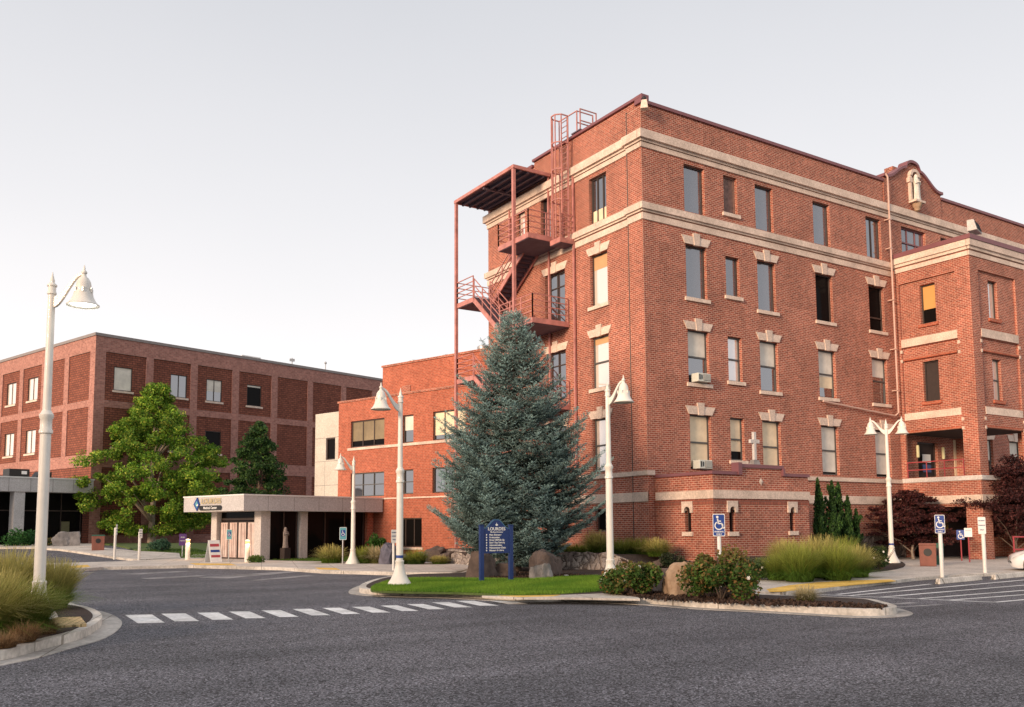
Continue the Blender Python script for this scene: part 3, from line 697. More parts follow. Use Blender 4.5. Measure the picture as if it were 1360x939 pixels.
# parapet copings
m = MB()
FR.box(m, -.14, 19.3, -.10, .42, 22.49, 22.66); FL.box(m, -9.52, .0, -.14, .42, 22.76, 22.93) if False else FL.box(m, -9.52, 0, -.14, .42, 22.76, 22.9)
FR.box(m, -.13, .35, -.13, .40, 22.662, 22.915)
FL.box(m, -LW-.1, -9.52, -.14, .42, 22.46, 22.62)
m.build('parapet_coping', M['coping'], B)
# curved gable with statue niche
gx0, gx1 = 19.35, 25.35; gc = (gx0+gx1)/2
prof = []
for i in range(41):
    u = gx0+(gx1-gx0)*i/40; t = abs(u-gc)/((gx1-gx0)/2)
    if t < .22: z = 23.92+.32*math.sqrt(max(0, 1-(t/.22)**2))
    else: z = 22.78+.98*(1-sstep((t-.22)/.70))
    prof.append((u, z))
def gable(mb, pr, d0, d1, base=None, thick=None):
    poly = [FR.P(u, 0, z) for u, z in pr]
    n = len(pr)
    if base is not None:
        top = pr; bot = [(u, base) for u, _ in pr]
    else:
        top = [(u, z+thick) for u, z in pr]; bot = [(u, z+.005) for u, z in pr]
    vs = []
    for arr in (bot, top):
        for d in (d0, d1): vs += [FR.P(u, d, z) for u, z in arr]
    fs = []
    for i in range(n-1):
        b0, b1, t0, t1 = i, n+i, 2*n+i, 3*n+i
        fs += [(b0, b0+1, t0+1, t0), (b1+1, b1, t1, t1+1), (t0, t0+1, t1+1, t1), (b0+1, b0, b1, b1+1)]
    fs += [(0, 2*n, 3*n, n), (n-1, 2*n-1, 4*n-1, 3*n-1)]
    mb.add(vs, fs)
m = MB(); gable(m, prof, -.06, .36, base=21.0); m.build('gable', M['brick'], B)
m = MB(); gable(m, [(gx0-.1, prof[0][1])]+prof[1:-1]+[(gx1+.1, prof[-1][1])], -.2, .46, thick=.18)
FR.box(m, 25.4, END, -.1, .42, 22.49, 22.66)
m.build('gable_coping', M['coping'], B)
m = MB(); FR.box(m, gc-1.15, gc-.35, .5, 1.1, 22.2, 24.05); m.build('chimney', M['brick'], B)
# niche surround and bracket
m = MB()
for i in range(14):
    a0, a1 = math.pi*i/14, math.pi*(i+1)/14
    FR_ = lambda a, r: (gc+math.cos(a)*r, 23.35+math.sin(a)*r*.9)
    (ua, za), (ub, zb), (uc, zc), (ud, zd) = FR_(a0, .32), FR_(a1, .32), FR_(a1, .52), FR_(a0, .52)
    m.add([FR.P(ua, -.3, za), FR.P(ub, -.3, zb), FR.P(uc, -.3, zc), FR.P(ud, -.3, zd), FR.P(ua, -.07, za), FR.P(ub, -.07, zb), FR.P(uc, -.07, zc), FR.P(ud, -.07, zd)],
          [(0, 1, 2, 3), (3, 2, 6, 7), (0, 4, 5, 1), (4, 7, 6, 5)])
FR.box(m, gc-.50, gc-.34, -.25, -.065, 21.75, 23.35); FR.box(m, gc+.34, gc+.50, -.25, -.065, 21.75, 23.35)
FR.box(m, gc-.62, gc-.3, -.28, -.06, 22.9, 23.2); FR.box(m, gc-.50, gc+.50, -.58, -.06, 21.6, 21.73)
m.build('niche', M['stone'], B)
m = MB(); c = FR.P(gc, -.3, 21.05)
m.lathe([(.06, 0), (.15, .06), (.18, .22), (.25, .3), (.28, .47)], c, 10); m.build('bracket', M['rock_tan'], B, smooth=True)

# windows of the right facade
for ci_, ri, c, r in wr:
    if ri == 3:
        window(FR, *c, *r, pane='glass_film' if ci_ < 3 else 'glass', sill=False, blind=None, cols=1 if ci_ < 3 else 2)
    elif ri == 2:
        window(FR, *c, *r, pane='glass_film' if ci_ < 2 else 'glass_dark', lintel=True, split=None if ci_ < 3 else .3)
    elif ri == 1:
        window(FR, *c, *r, pane='glass', frame='frame_grey', split=.5, blind=(.50, .48, .55, .40)[ci_], blind_mat='blind', lintel=True, low_blind=(.2, .47) if ci_ == 2 else None)
    else:
        window(FR, *c, *r, pane='glass_dark', frame='frame_grey', split=.5, blind=(.97, .97, .96, .96)[ci_], blind_mat=('blind_warm', 'blind_warm', 'blind', 'blind')[ci_], lintel=True, sill=False)
for i, r in enumerate(sm_rows):
    if i == 3: window(FR, *S_c, *r, pane='board_brown', frame='board_brown', label='boarded up narrow window', name='boarded_window')
    elif i == 2: window(FR, *S_c, *r, pane='glass_film')
    elif i == 1: window(FR, *S_c, *r, pane='glass_bright', frame='frame_grey', split=.5)
    else: window(FR, *S_c, *r, pane='glass_dark', frame='frame_grey', split=.5, blind=.8, blind_mat='blind_warm')
for i, c in enumerate(top_extra):
    window(FR, *c, *r4, pane='glass_film', sill=False, cols=3 if i == 0 else 1, split=.62 if i == 0 else None, frame='coping' if i == 0 else 'frame_dark')
for c in right_cols:
    for j, r in enumerate((r1, r2, r3)): window(FR, *c, *r, pane='glass', frame='frame_grey', split=.5, blind=.5, lintel=True)
# left facade windows
window(FL, *winL, *r4, pane='glass', sill=False, cols=3, low_blind=(.0, .28))
window(FL, *winL, *r3, pane='glass_bright', lintel=True, blind=.27, blind_mat='blind_tan')
window(FL, *winL, *r2, pane='glass_bright', frame='frame_grey', split=.5, lintel=True, blind=.12, blind_mat='blind_tan')
window(FL, *winL, *r1, pane='glass_bright', frame='frame_grey', split=.5, lintel=True, sill=False)
window(FL, -4.2, -3.0, 1.3, 2.45, pane='glass_dark', sill=False)
for i, e in enumerate(escD):
    w = window(FL, *e, pane='glass' if i != 1 else 'glass_bright', sill=False, lintel=i >= 2, rows=(.72,) if i >= 2 else None, cols=2 if i >= 2 else 1, name='exit_door', frame='frame_dark')
# porch door with notices
w = window(FR, 21.6, 23.7, 4.27, 6.6, pane='board', sill=False, name='porch_door', cols=1)
# drain pipes
m = MB()
def pp(u, d, z): return FR.P(u, d, z)
m.tube([pp(19.3, -.25, 22.9), pp(19.42, -.30, 22.7), pp(19.42, -.30, 17.5), pp(19.42, -.30, 8.2), pp(19.2, -.2, 8.0), pp(12.7, -.2, 8.42)], .048, 8)
for z in (20, 18.2, 15, 12, 9.5): m.box(pp(19.3, 0, 0).x, pp(19.54, 0, 0).x, pp(0, -.36, 0).y, pp(0, 0, 0).y, ZK(z), ZK(z)+.05)
m.build('drain_pipe', simple('pipe_paint', (.60, .40, .33), .5), B, smooth=True)
m = MB(); m.tube([FL.P(-1.12, -.06, .6), FL.P(-1.12, -.06, 22.4)], .035, 8); m.build('lightning_rod_cable', M['frame_dark'], B)

# annex ------------------------------------------------------------
AN = empty('chapel_annex', (0, 0, 0), 0, 'single storey brick annex with three arched slit windows and a small cross', 'annex')
AF = Facade(AN, (29.2, 28.77, 0), 0, K); AL = Facade(AN, (29.2, 28.77, 0), -math.pi/2, K)
slits = [(.97, 1.32, 1.3, 2.5), (4.98, 5.33, 1.3, 2.5)]; slitL = [(-1.8, -1.42, 1.3, 2.5)]
m = MB(); AF.wall(m, 0, 6.36, -.1, 3.85, slits); AL.wall(m, -3.82, 0, -.1, 3.85, slitL)
m.quad(AF.P(6.36, 0, -.1), AF.P(6.36, 3.8, -.1), AF.P(6.36, 3.8, 3.85), AF.P(6.36, 0, 3.85))
# little raised parapet
AF.box(m, 1.72, 4.5, -.0, .25, 3.85, 4.2)
m.build('brick_wall', M['brick'], AN)
m = MB(); AF.wall(m, -.03, 6.39, 2.52, 2.73, d=-.02, reveal=0); AL.wall(m, -3.82, .02, 2.52, 2.73, d=-.03, reveal=0)
m.build('soldier_course', brick('brick_soldier', (.33, .10, .065), (.28, .085, .055), (.20, .10, .08), bw=.11, rh=.4, ms=.015), AN)
m = MB(); AF.box(m, -.07, 6.4, -.07, .02, 2.78, 3.15); AL.box(m, -3.7, -.02, -.07, .02, 2.78, 3.15); AF.box(m, -.06, 6.42, -.06, .0, -.1, 1.0) if False else None
for (a, b, c, d_), F in [(s, AF) for s in slits]+[(s, AL) for s in slitL]:
    pass
m.build('water_table', M['stone'], AN)
m = MB(); AF.quad = None
m.quad(AF.P(0, .0, 3.84), AF.P(6.36, 0, 3.84), AF.P(6.36, 3.8, 3.84), AF.P(0, 3.8, 3.84)); m.build('roof', M['grey_coping'], AN)
m = MB()
AF.box(m, -.1, 1.72, -.08, .3, 3.86, 4.0); AF.box(m, 4.5, 6.42, -.08, .3, 3.86, 4.0); AL.box(m, -3.7, -.3, -.08, .3, 3.86, 4.0)
AF.box(m, 1.62, 4.6, -.08, .3, 4.2, 4.36); AF.box(m, 1.5, 1.74, -.14, .3, 3.86, 4.42); AF.box(m, 4.48, 4.62, -.14, .3, 3.86, 4.22)
m.build('coping', M['coping'], AN)
m = MB(); c = AF.P(3.05, -.04, 3.58); r_ = .16
m.add([c+Vector((0, 0, r_)), c+Vector((r_*.8, 0, 0)), c-Vector((0, 0, r_)), c-Vector((r_*.8, 0, 0)), c+Vector((0, -.03, 0))], [(0, 1, 4), (1, 2, 4), (2, 3, 4), (3, 0, 4)])
m.build('diamond_ornament', M['stone'], AN)
for F, lst in ((AF, slits), (AL, slitL)):
    for (a, b, c, d_) in lst:
        w = window(F, a, b, c, d_, pane='glass_dark', frame='frame_dark', sill=True, name='slit_window', fw=.04)
        # arched stone head
        mm = MB(); ww = (b-a)*K; hw = ww/2
        outer = [(-.14, -.42), (-.14, .14), (ww+.14, .14), (ww+.14, -.42), (ww, -.42)]
        arc = [(hw+hw*math.cos(t), -.22+hw*math.sin(t)) for t in [math.pi*i/8 for i in range(9)]]
        poly = [(-.14, -.30), (-.0, -.30)]+arc[::-1]+[(ww, -.30), (ww+.14, -.30), (ww+.14, .16), (-.14, .16)]
        mm.prism(poly, -.06, .1); o = mm.build('arched_head', M['stone'], w, (0, 0, (d_-c)*K))
# stone cross on the parapet, its own thing
cr = empty('stone_cross', AF.P(2.85, .12, 4.36), 0, 'small grey stone cross standing on the annex parapet', 'cross')
m = MB(); m.box(-.2, .2, -.14, .14, 0, .2, top=(.05, .04)); m.build('pedestal', M['rock_grey'], cr)
m = MB(); m.box(-.075, .075, -.06, .06, .2, 1.35); m.box(-.27, -.08, -.055, .055, .88, 1.04); m.box(.08, .27, -.055, .055, .88, 1.04)
m.build('cross_shaft', M['column'], cr, bevel=.015)

# portico wing ------------------------------------------------------
PO = empty('portico_wing', (0, 0, 0), 0, 'projecting brick porch wing with recessed panels and open balcony', 'porch')
PF = Facade(PO, (48.8, 27.79, 0), 0, K); PL = Facade(PO, (48.8, 27.79, 0), -math.pi/2, K)
PW, PD = 5.75, 4.8
panF = [(.82, 4.75, 12.62, 16.0), (.82, 4.75, 8.15, 12.1), (.82, 4.75, 4.3, 6.95), (.95, 4.6, -.4, 2.55)]
panL = [(-4.45, -.9, 12.62, 16.0), (-4.45, -.9, 8.15, 12.1), (-4.45, -.9, 4.3, 6.95), (-4.3, -.95, -.4, 2.55)]
m = MB()
PF.wall(m, 0, PW, -.4, 17.62, panF, reveal=.14); PL.wall(m, -PD, 0, -.4, 17.62, panL, reveal=.14)
# recessed brick
wf3, wf2 = (2.03, 3.0, 13.35, 15.6), (2.06, 2.95, 8.6, 11.0); wl3, wl2 = (-3.19, -2.22, 13.33, 15.68), (-3.22, -2.24, 8.72, 11.1)
PF.wall(m, .7, 4.9, 12.55, 16.1, [wf3], d=.14); PF.wall(m, .7, 4.9, 8.1, 12.2, [wf2], d=.14)
PL.wall(m, -4.6, -.8, 12.55, 16.1, [wl3], d=.14); PL.wall(m, -4.6, -.8, 8.1, 12.2, [wl2], d=.14)
m.quad(PF.P(PW, 0, -.4), PF.P(PW, PD, -.4), PF.P(PW, PD, 4.2), PF.P(PW, 0, 4.2)); m.quad(PF.P(PW, 0, 6.95), PF.P(PW, PD, 6.95), PF.P(PW, PD, 17), PF.P(PW, 0, 17))
m.quad(PF.P(PW, 0, 4.2), PF.P(PW, .9, 4.2), PF.P(PW, .9, 6.95), PF.P(PW, 0, 6.95)); m.quad(PF.P(PW, PD-.5, 4.2), PF.P(PW, PD, 4.2), PF.P(PW, PD, 6.95), PF.P(PW, PD-.5, 6.95))
m.build('brick_wall', M['brick'], PO)
m = MB()     # porch interior linings, floor and ceiling
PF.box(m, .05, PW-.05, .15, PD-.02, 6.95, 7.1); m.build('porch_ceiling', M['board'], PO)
m = MB(); PF.box(m, -.06, PW+.06, -.1, PD-.02, 4.02, 4.27); m.build('balcony_slab', M['column'], PO)
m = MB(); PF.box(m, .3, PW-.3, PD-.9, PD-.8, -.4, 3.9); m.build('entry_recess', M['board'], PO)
for x, wd in ((1.4, .55), (2.4, .5)):
    m = MB(); PF.box(m, x, x+wd, PD-.98, PD-.91, .6, 2.3); m.build('yellow_curtain', simple('curtain', (.40, .28, .05), .8), PO)  # plain yellow curtain cloth
m = MB()
PF.box(m, -.22, PW+.15, -.22, .02, 17.24, 17.6); PL.box(m, -PD+.15, .0, -.22, .02, 17.24, 17.6); PF.box(m, -.12, PW+.1, -.12, .03, 17.06, 17.24); PL.box(m, -PD+.15, .0, -.12, .03, 17.06, 17.24)
PF.box(m, -.06, PW+.05, -.06, .02, 16.72, 16.98); PL.box(m, -PD+.15, -.0, -.06, .02, 16.72, 16.98)
m.build('cornice', M['stone'], PO)
m = MB(); PF.box(m, -.27, PW+.2, -.27, .3, 17.61, 17.87); PL.box(m, -PD+.1, -.3, -.27, .3, 17.61, 17.87); m.build('coping', M['coping'], PO)
m = MB(); m.quad(PF.P(0, 0, 17.6), PF.P(PW, 0, 17.6), PF.P(PW, PD, 17.6), PF.P(0, PD, 17.6)); m.build('roof', M['grey_coping'], PO)
for z0, z1 in ((12.12, 12.60), (7.72, 8.14)):
    m = MB(); PF.box(m, .84, 4.73, -.03, .1, z0, z1); m.build('stone_band', M['stone'], PO)
    m = MB(); PL.box(m, -4.43, -.92, -.03, .1, z0, z1); m.build('stone_band', M['stone'], PO)
m = MB(); PF.box(m, -.07, PW+.07, -.07, .02, 2.74, 3.2); PL.box(m, -PD+.1, -.0, -.07, .02, 2.74, 3.2); m.build('water_table', M['stone'], PO)
for z in (11.9, 11.35, 7.5, 7.0):
    for F, us in ((PF, (.72, 4.75)), (PL, (-4.5, -.9))):
        for u in us: m = MB(); F.box(m, u-.02, u+.12, -.035, .02, z-.12, z+.06); m.build('corner_block', M['stone'], PO)
for z0, z1 in ((11.3, 11.42), (6.97, 7.08)):        # projecting header courses below the belts
    m = MB(); PF.box(m, .9, 4.66, -.025, .12, z0, z1); m.build('header_course', M['brick_mid'], PO)
    m = MB(); PL.box(m, -4.36, -.99, -.025, .12, z0, z1); m.build('header_course', M['brick_mid'], PO)
def window_d(F, h, **kw):
    class G2(Facade): pass
    f = Facade(F.root, (0, 0, 0), F.a, F.k); f.O = Vector(F.P(0, .14, 0)); f.O.z = 0
    return window(f, h[0], h[1], h[2], h[3], **kw)
window_d(PF, wf3, pane='glass_bright', sill_mat='brick_mid'); window_d(PF, wf2, pane='glass_bright', frame='frame_grey', split=.5, sill_mat='brick_mid')
window_d(PL, wl3, pane='glass_dark', blind=.63, blind_mat='blind_orange', sill_mat='brick_mid')
window_d(PL, wl2, pane='board', frame='board', sill_mat='brick_mid', name='boarded_window')
# porch inner window glow and notices
m = MB()
for z in (4.75, 5.2): m.beam(PL.P(-4.45, .0, z), PL.P(-.9, .0, z), .05)
for u in (-4.4, -3.2, -2.1, -.95): m.beam(PL.P(u, 0, 4.27), PL.P(u, 0, 5.2), .04)
m.build('balcony_railing', M['red_rail'], PO)
for u, s_ in ((21.35, 0), (24.0, 0)):
    m = MB(); c = FR.P(u, -.18, 5.6); m.lathe([(.07, 0), (.085, .05), (.085, .6), (.06, .66)], c, 10); m.build('wall_lantern', simple('lantern_glass', (.62, .58, .34), .5), PO, smooth=True)
for z, h_, mt in ((5.35, .45, 'white'), (4.75, .42, 'blue')):
    m = MB(); a = FR.P(22.2, .10, z); m.box(a.x, a.x+.75, a.y-.02, a.y, a.z, a.z+h_); m.build('door_notice', M[mt], PO)
# lit window at the porch's far side
m = MB(); a = FR.P(25.4, -.02, 4.5); m.box(a.x, a.x+.5, a.y-.02, a.y+.01, a.z, a.z+2.1); m.build('porch_window', M['blind_warm'], PO)

# fire escape ------------------------------------------------------
FE = empty('fire_escape', (0, 0, 0), 0, 'rust pink steel fire escape with roofed landings and caged roof ladder', 'fire escape')
def E(L, p, z): return FL.P(-L, -p, z)
def plate(mb, L0, L1, p0, p1, z0, z1): FL.box(mb, -L1, -L0, -p1, -p0, z0, z1)
m = MB(); plate(m, 7.85, 14.45, .02, 2.5, 21.42, 21.5); m.build('canopy_deck', M['escape_roof'], FE)
m = MB()
for L0, L1, p0, p1 in ((7.8, 14.5, 2.46, 2.56), (7.8, 7.9, .05, 2.46), (14.4, 14.5, .05, 2.46)): plate(m, L0, L1, p0, p1, 21.33, 21.52)
m.build('canopy_rim', M['escape'], FE)
m = MB()
for p in (.45, .95, 1.5, 2.0): plate(m, 7.9, 14.4, p-.05, p+.05, 21.24, 21.415)
plate(m, 11.1, 11.25, .1, 2.45, 21.2, 21.41)
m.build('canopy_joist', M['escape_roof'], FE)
for L, p, zt in ((7.95, 2.45, 21.4), (14.4, 2.45, 21.4), (5.6, .12, 20.6), (7.95, .1, 21.4), (12.0, .12, 21.2)):
    m = MB(); zb = .35 if p > 1 else 4.3
    m.beam(E(L, p, zb), E(L, p, zt), .15 if p > 1 else .09); m.build('post', M['escape'], FE)
def landing(L0, L1, p0, p1, z, rails):
    m = MB(); plate(m, L0, L1, p0, p1, z-.28, z-.26)
    for a in (0, 1):
        plate(m, L0, L1, (p0, p1-.05)[a], (p0+.05, p1)[a], z-.26, z)
        plate(m, (L0, L1-.05)[a], (L0+.05, L1)[a], p0+.05, p1-.05, z-.26, z)
    plate(m, L0+.05, L1-.05, p0+.05, p1-.05, z-.06, z-.02)
    o = m.build('landing', [M['escape']], FE)
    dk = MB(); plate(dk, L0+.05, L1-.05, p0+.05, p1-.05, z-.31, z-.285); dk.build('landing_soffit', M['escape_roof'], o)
    for (a, b) in rails:
        r = MB()
        for h in (.3, .58, .86, 1.15): r.beam(E(*a, z+h*1.12), E(*b, z+h*1.12), .04)
        nn = max(1, round((Vector(a)-Vector(b)).length/1.3))
        for i in range(nn+1):
            q = Vector(a).lerp(Vector(b), i/nn); r.beam(E(q.x, q.y, z), E(q.x, q.y, z+1.3), .05)
        r.build('railing', M['escape'], o)
landing(6.55, 9.6, .03, 2.45, 17.33, [((9.58, 1.25), (9.58, 2.43)), ((6.57, 2.43), (9.58, 2.43)), ((6.57, .1), (6.57, 2.43))])
landing(9.65, 12.0, .03, .0+.08, 17.33, [])
landing(12.35, 14.35, .03, 2.45, 15.05, [((14.33, .1), (14.33, 2.43)), ((12.4, 2.43), (14.33, 2.43))])
landing(6.2, 9.5, .03, 2.45, 12.62, [((6.22, .1), (6.22, 2.43)), ((6.22, 2.43), (9.48, 2.43))])
landing(12.35, 14.35, .03, 2.45, 10.4, [((14.33, .1), (14.33, 2.43)), ((12.4, 2.43), (14.33, 2.43))])
landing(6.2, 9.5, .03, 2.45, 8.1, [((6.22, .1), (6.22, 2.43)), ((6.22, 2.43), (9.48, 2.43))])
landing(5.55, 6.5, .03, 1.05, 17.05, [((5.57, .1), (5.57, 1.03))])
def flight(La, za, Lb, zb, p0, p1):
    m = MB(); n = 12
    for p in (p0, p1):
        m.beam(E(La, p, za-.1), E(Lb, p, zb-.1), .06, .24)
    for h in (.45, .8, 1.2):
        for p in (p0, p1): m.beam(E(La, p, za+h), E(Lb, p, zb+h), .04)
    for i in range(4):
        t = i/3
        for p in (p0, p1): m.beam(E(La+(Lb-La)*t, p, za+(zb-za)*t), E(La+(Lb-La)*t, p, za+(zb-za)*t+1.2), .045)
    o = m.build('stair_flight', M['escape'], FE)
    s = MB(); dl = abs(Lb-La)/n
    for i in range(n):
        L = La+(Lb-La)*(i+.5)/n; z = za+(zb-za)*(i+.5)/n
        plate(s, L-dl*.55, L+dl*.55, p0+.03, p1-.03, z-.03, z)
        Le = L-dl*.5*(1 if Lb > La else -1)
        plate(s, Le-.015, Le+.015, p0+.03, p1-.03, z, z+abs(za-zb)/n)
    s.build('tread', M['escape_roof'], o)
flight(9.0, 17.2, 12.35, 14.95, .15, 1.15)
flight(12.35, 14.95, 9.5, 12.55, 1.3, 2.4)
flight(9.5, 12.55, 12.35, 10.35, .15, 1.15)
flight(12.35, 10.35, 9.5, 8.1, 1.3, 2.4)
# roof ladder and cage
m = MB()
for L in (5.75, 6.3): m.beam(E(L, .35, 17.0), E(L, .35, 24.0), .05)
z = 17.2
while z < 23.9: m.beam(E(5.75, .35, z), E(6.3, .35, z), .03); z += .3
m.build('ladder', M['escape'], FE)
m = MB()
cage = [(5.62, .4), (5.62, .85), (5.85, 1.1), (6.2, 1.1), (6.43, .85), (6.43, .4)]
for L, p in cage: m.beam(E(L, p, 17.05), E(L, p, 23.95), .045)
for z in (19.2, 20.9, 22.4, 23.95):
    for a, b in zip(cage[:-1], cage[1:]): m.beam(E(*a, z), E(*b, z), .05)
m.build('ladder_cage', M['escape'], FE)
m = MB()
for z in (22.95, 23.5, 24.15):
    m.beam(E(5.2, .1, z), E(5.2, -1.0, z), .045)
    m.beam(E(4.9, .1, z), E(4.9, -1.0, z), .045)
for p in (.1, -1.0):
    for L in (5.2, 4.9): m.beam(E(L, p, 22.8), E(L, p, 24.17), .05)
m.beam(E(5.2, .1, 24.15), E(6.43, .4, 23.95), .045)
m.build('roof_guard_rail', M['escape'], FE)
m = MB(); plate(m, 4.8, 5.6, -.9, .2, 22.92, 22.98); m.build('roof_step', M['escape_roof'], FE)

# corner security camera, floodlight, window air conditioners --------
sc = empty('security_camera', FR.P(.0, -.2, 22.35), R(-45), 'cream security camera housing on the roof corner of the brick building', 'camera')
m = MB(); m.box(-.17, .17, -.34, .0, -.32, .1, top=(.05, .08)); m.build('housing', M['stone'], sc, bevel=.03)
m = MB(); m.lathe([(.03, .1), (.09, .14), (.09, .22), (.02, .3)], (0, -.17, 0), 10); m.build('finial', M['black'], sc, smooth=True)
fl = empty('floodlight', PF.P(1.25, .35, 17.8), R(10), 'grey floodlight on the roof edge of the brick porch wing', 'floodlight')
m = MB(); m.tube([(0, .1, 0), (0, .1, .35), (.1, 0, .62)], .045, 8); m.build('bracket', M['rock_grey'], fl)
m = MB(); m.add([(-.32, .2, .52), (.3, .2, .42), (.34, .25, 1.05), (-.2, .25, 1.15), (-.38, -.3, .5), (.36, -.3, .38), (.42, -.12, .98), (-.3, -.12, 1.1)], [(0, 1, 2, 3), (4, 7, 6, 5), (0, 4, 5, 1), (1, 5, 6, 2), (2, 6, 7, 3), (3, 7, 4, 0)])
m.build('lamp_housing', M['column'], fl, bevel=.03)
m = MB(); m.add([(-.3, -.315, .56), (.3, -.315, .46), (.35, -.16, .92), (-.24, -.16, 1.02)], [(0, 1, 2, 3)]); m.build('lens', M['glass_dark'], fl)
def ac(loc, label):
    a = empty('air_conditioner', loc, 0, label, 'air conditioner', 'window air conditioners')
    m = MB(); m.box(0, .78, -.34, .12, 0, .38); m.build('casing', M['ac'], a, bevel=.02)
    m = MB(); m.box(.32, .74, -.355, -.341, .05, .34)
    m.build('grille', M['rock_grey'], a)
    m = MB()
    for i in range(6): m.box(.34, .72, -.372, -.36, .08+i*.043, .10+i*.043)
    m.build('louvre', M['ac'], a)
    m = MB(); m.box(.06, .12, -.36, -.345, .08, .32); m.box(.19, .24, -.36, -.345, .1, .3); m.build('vent_slot', M['black'], a)
ac(FR.P(3.0, 0, 8.73), 'upper pale green air conditioner in the second floor corner window')
ac(FR.P(2.95, 0, 4.38), 'lower pale green air conditioner in the first floor corner window')
# statues
def statue(name, loc, h, label, cat='statue', ped=None, mat='statue', rz=0):
    s = empty(name, loc, rz, label, cat); m = MB()
    k = h/1.7
    prof = [(.26, 0), (.27, .08), (.235, .3), (.21, .7), (.215, .95), (.235, 1.2), (.22, 1.36), (.10, 1.44), (.075, 1.47)]
    n = 20; vs = []
    for r, z in prof:
        for i in range(n):
            t = 2*math.pi*i/n; fold = 1+.06*math.cos(7*t)*(1-z/1.6)
            vs.append((r*fold*math.cos(t)*k, r*fold*math.sin(t)*.72*k, z*k))
    fs = [(i*n+j, i*n+(j+1) % n, (i+1)*n+(j+1) % n, (i+1)*n+j) for i in range(len(prof)-1) for j in range(n)]
    m.add(vs, fs+[tuple(range(n))[::-1]])
    for sx in (-1, 1): m.tube([(sx*.19*k, 0, 1.33*k), (sx*.21*k, -.1*k, 1.08*k), (sx*.04*k, -.22*k, 1.18*k)], [.075*k, .07*k, .04*k], 8)
    m.lathe([(.02, 1.42), (.075, 1.46), (.10, 1.55), (.095, 1.64), (.05, 1.70), (.01, 1.72)], (0, 0, 0), 12, M4=Matrix.Diagonal((k, k, k, 1)))
    m.build('robed_figure', M[mat], s, smooth=True)
    m = MB(); m.lathe([(.17, 1.30), (.15, 1.45), (.13, 1.60), (.085, 1.71), (.02, 1.755)], (0, .035*k, 0), 14, M4=Matrix.Diagonal((k, k*.9, k, 1)))
    m.build('veil', M[mat], s, smooth=True)
    if ped:
        m = MB(); m.box(-.2, .2, -.2, .2, -ped, -.002); m.build('pedestal', M['board'], s)
    return s
statue('niche_statue', FR.P(gc, -.33, 21.74), 1.5, 'pale robed stone statue in the gable niche high above the porch')

# ================================================================== middle building (rotated 17.5 degrees)
AN2 = R(17.5); U2 = Vector((math.cos(AN2), math.sin(AN2))); W2 = Vector((-math.sin(AN2), math.cos(AN2)))
KM = 1.21
Q = (19.23, 41.56, 0)
MD = empty('orange_brick_building', (0, 0, 0), 0, 'orange brick building with wide office windows between canopy and spruce', 'building')
FM = Facade(MD, Q, AN2-math.pi/2, KM)
ZB = .05
gh = (.9, 2.69, .62, 2.03)
hm = [(-2.58, 0, 5.72, 7.1), (1.34, 2.09, 5.72, 7.1), (3.43, 5.55, 5.72, 7.1), (-2.55, 0, 3.15, 4.38), (1.35, 2.1, 3.2, 4.4), (3.4, 5.0, 3.2, 4.4), gh]
m = MB(); FM.wall(m, -3.57, 7.15, ZB, 8.14, hm, reveal=.18)
m.quad(FM.P(-3.57, 0, ZB), FM.P(-3.57, 8, ZB), FM.P(-3.57, 8, 8.14), FM.P(-3.57, 0, 8.14))
FM.box(m, -.71, 7.15, .5, 6, 8.15, 9.8); m.build('brick_wall', M['brick_mid'], MD)
m = MB(); m.quad(FM.P(-3.57, 0, 8.1), FM.P(7.15, 0, 8.1), FM.P(7.15, 8, 8.1), FM.P(-3.57, 8, 8.1)); m.build('roof', M['grey_coping'], MD)
m = MB(); FM.box(m, -3.62, 7.15, -.06, .2, 8.14, 8.24); FM.box(m, -.76, 7.15, .44, .7, 9.8, 9.9); m.build('coping', M['brick'], MD)
m = MB(); FM.box(m, -2.78, 7.15, -.06, .02, 5.57, 5.7); FM.box(m, -2.0, 7.15, -.05, .02, 2.98, 3.05); FM.box(m, .8, 2.8, -.06, .02, .5, .61); m.build('sill_band', M['stone'], MD)
window(FM, *hm[0], pane='glass_dark', cols=3, sill=False, blind=.78, blind_mat='blind_brown', fd=.1) ; window(FM, *hm[1], pane='glass', sill=False, blind=.55, blind_mat='blind', fd=.1)
window(FM, *hm[2], pane='glass', cols=3, sill=False, blind=.85, blind_mat='blind_warm', fd=.1)
window(FM, *hm[3], pane='glass', cols=3, rows=(.5,), sill=False, frame='frame_grey', fd=.1); window(FM, *hm[4], pane='glass', rows=(.5,), sill=False, frame='frame_grey', fd=.1)
window(FM, *hm[5], pane='glass', cols=2, sill=False, fd=.1); window(FM, *hm[6], pane='glass_dark', cols=3, sill=False, fd=.1)
m = MB(); FM.box(m, .78, 1.38, .46, .51, 8.35, 8.68); m.build('louvre_vent', M['brick'], MD)
for i, (u, r_, h_) in enumerate(((.9, .35, .3), (3.2, .3, .3), (5.6, .35, .45))):
    rv = empty('roof_vent', FM.P(u, 1.2, 9.8), 0, ('low wire framed roof vent at the left end of the orange roof', 'small dark roof vent at the middle of the orange roof', 'round metal roof vent nearest the fire escape post')[i], 'roof vent', 'roof vents on the orange building')
    m = MB(); m.lathe([(r_*.6, 0), (r_*.6, h_*.6), (r_, h_*.65), (r_, h_), (r_*.5, h_*1.2)], (0, 0, 0), 12); m.build('cowl', M['galv'], rv, smooth=True)
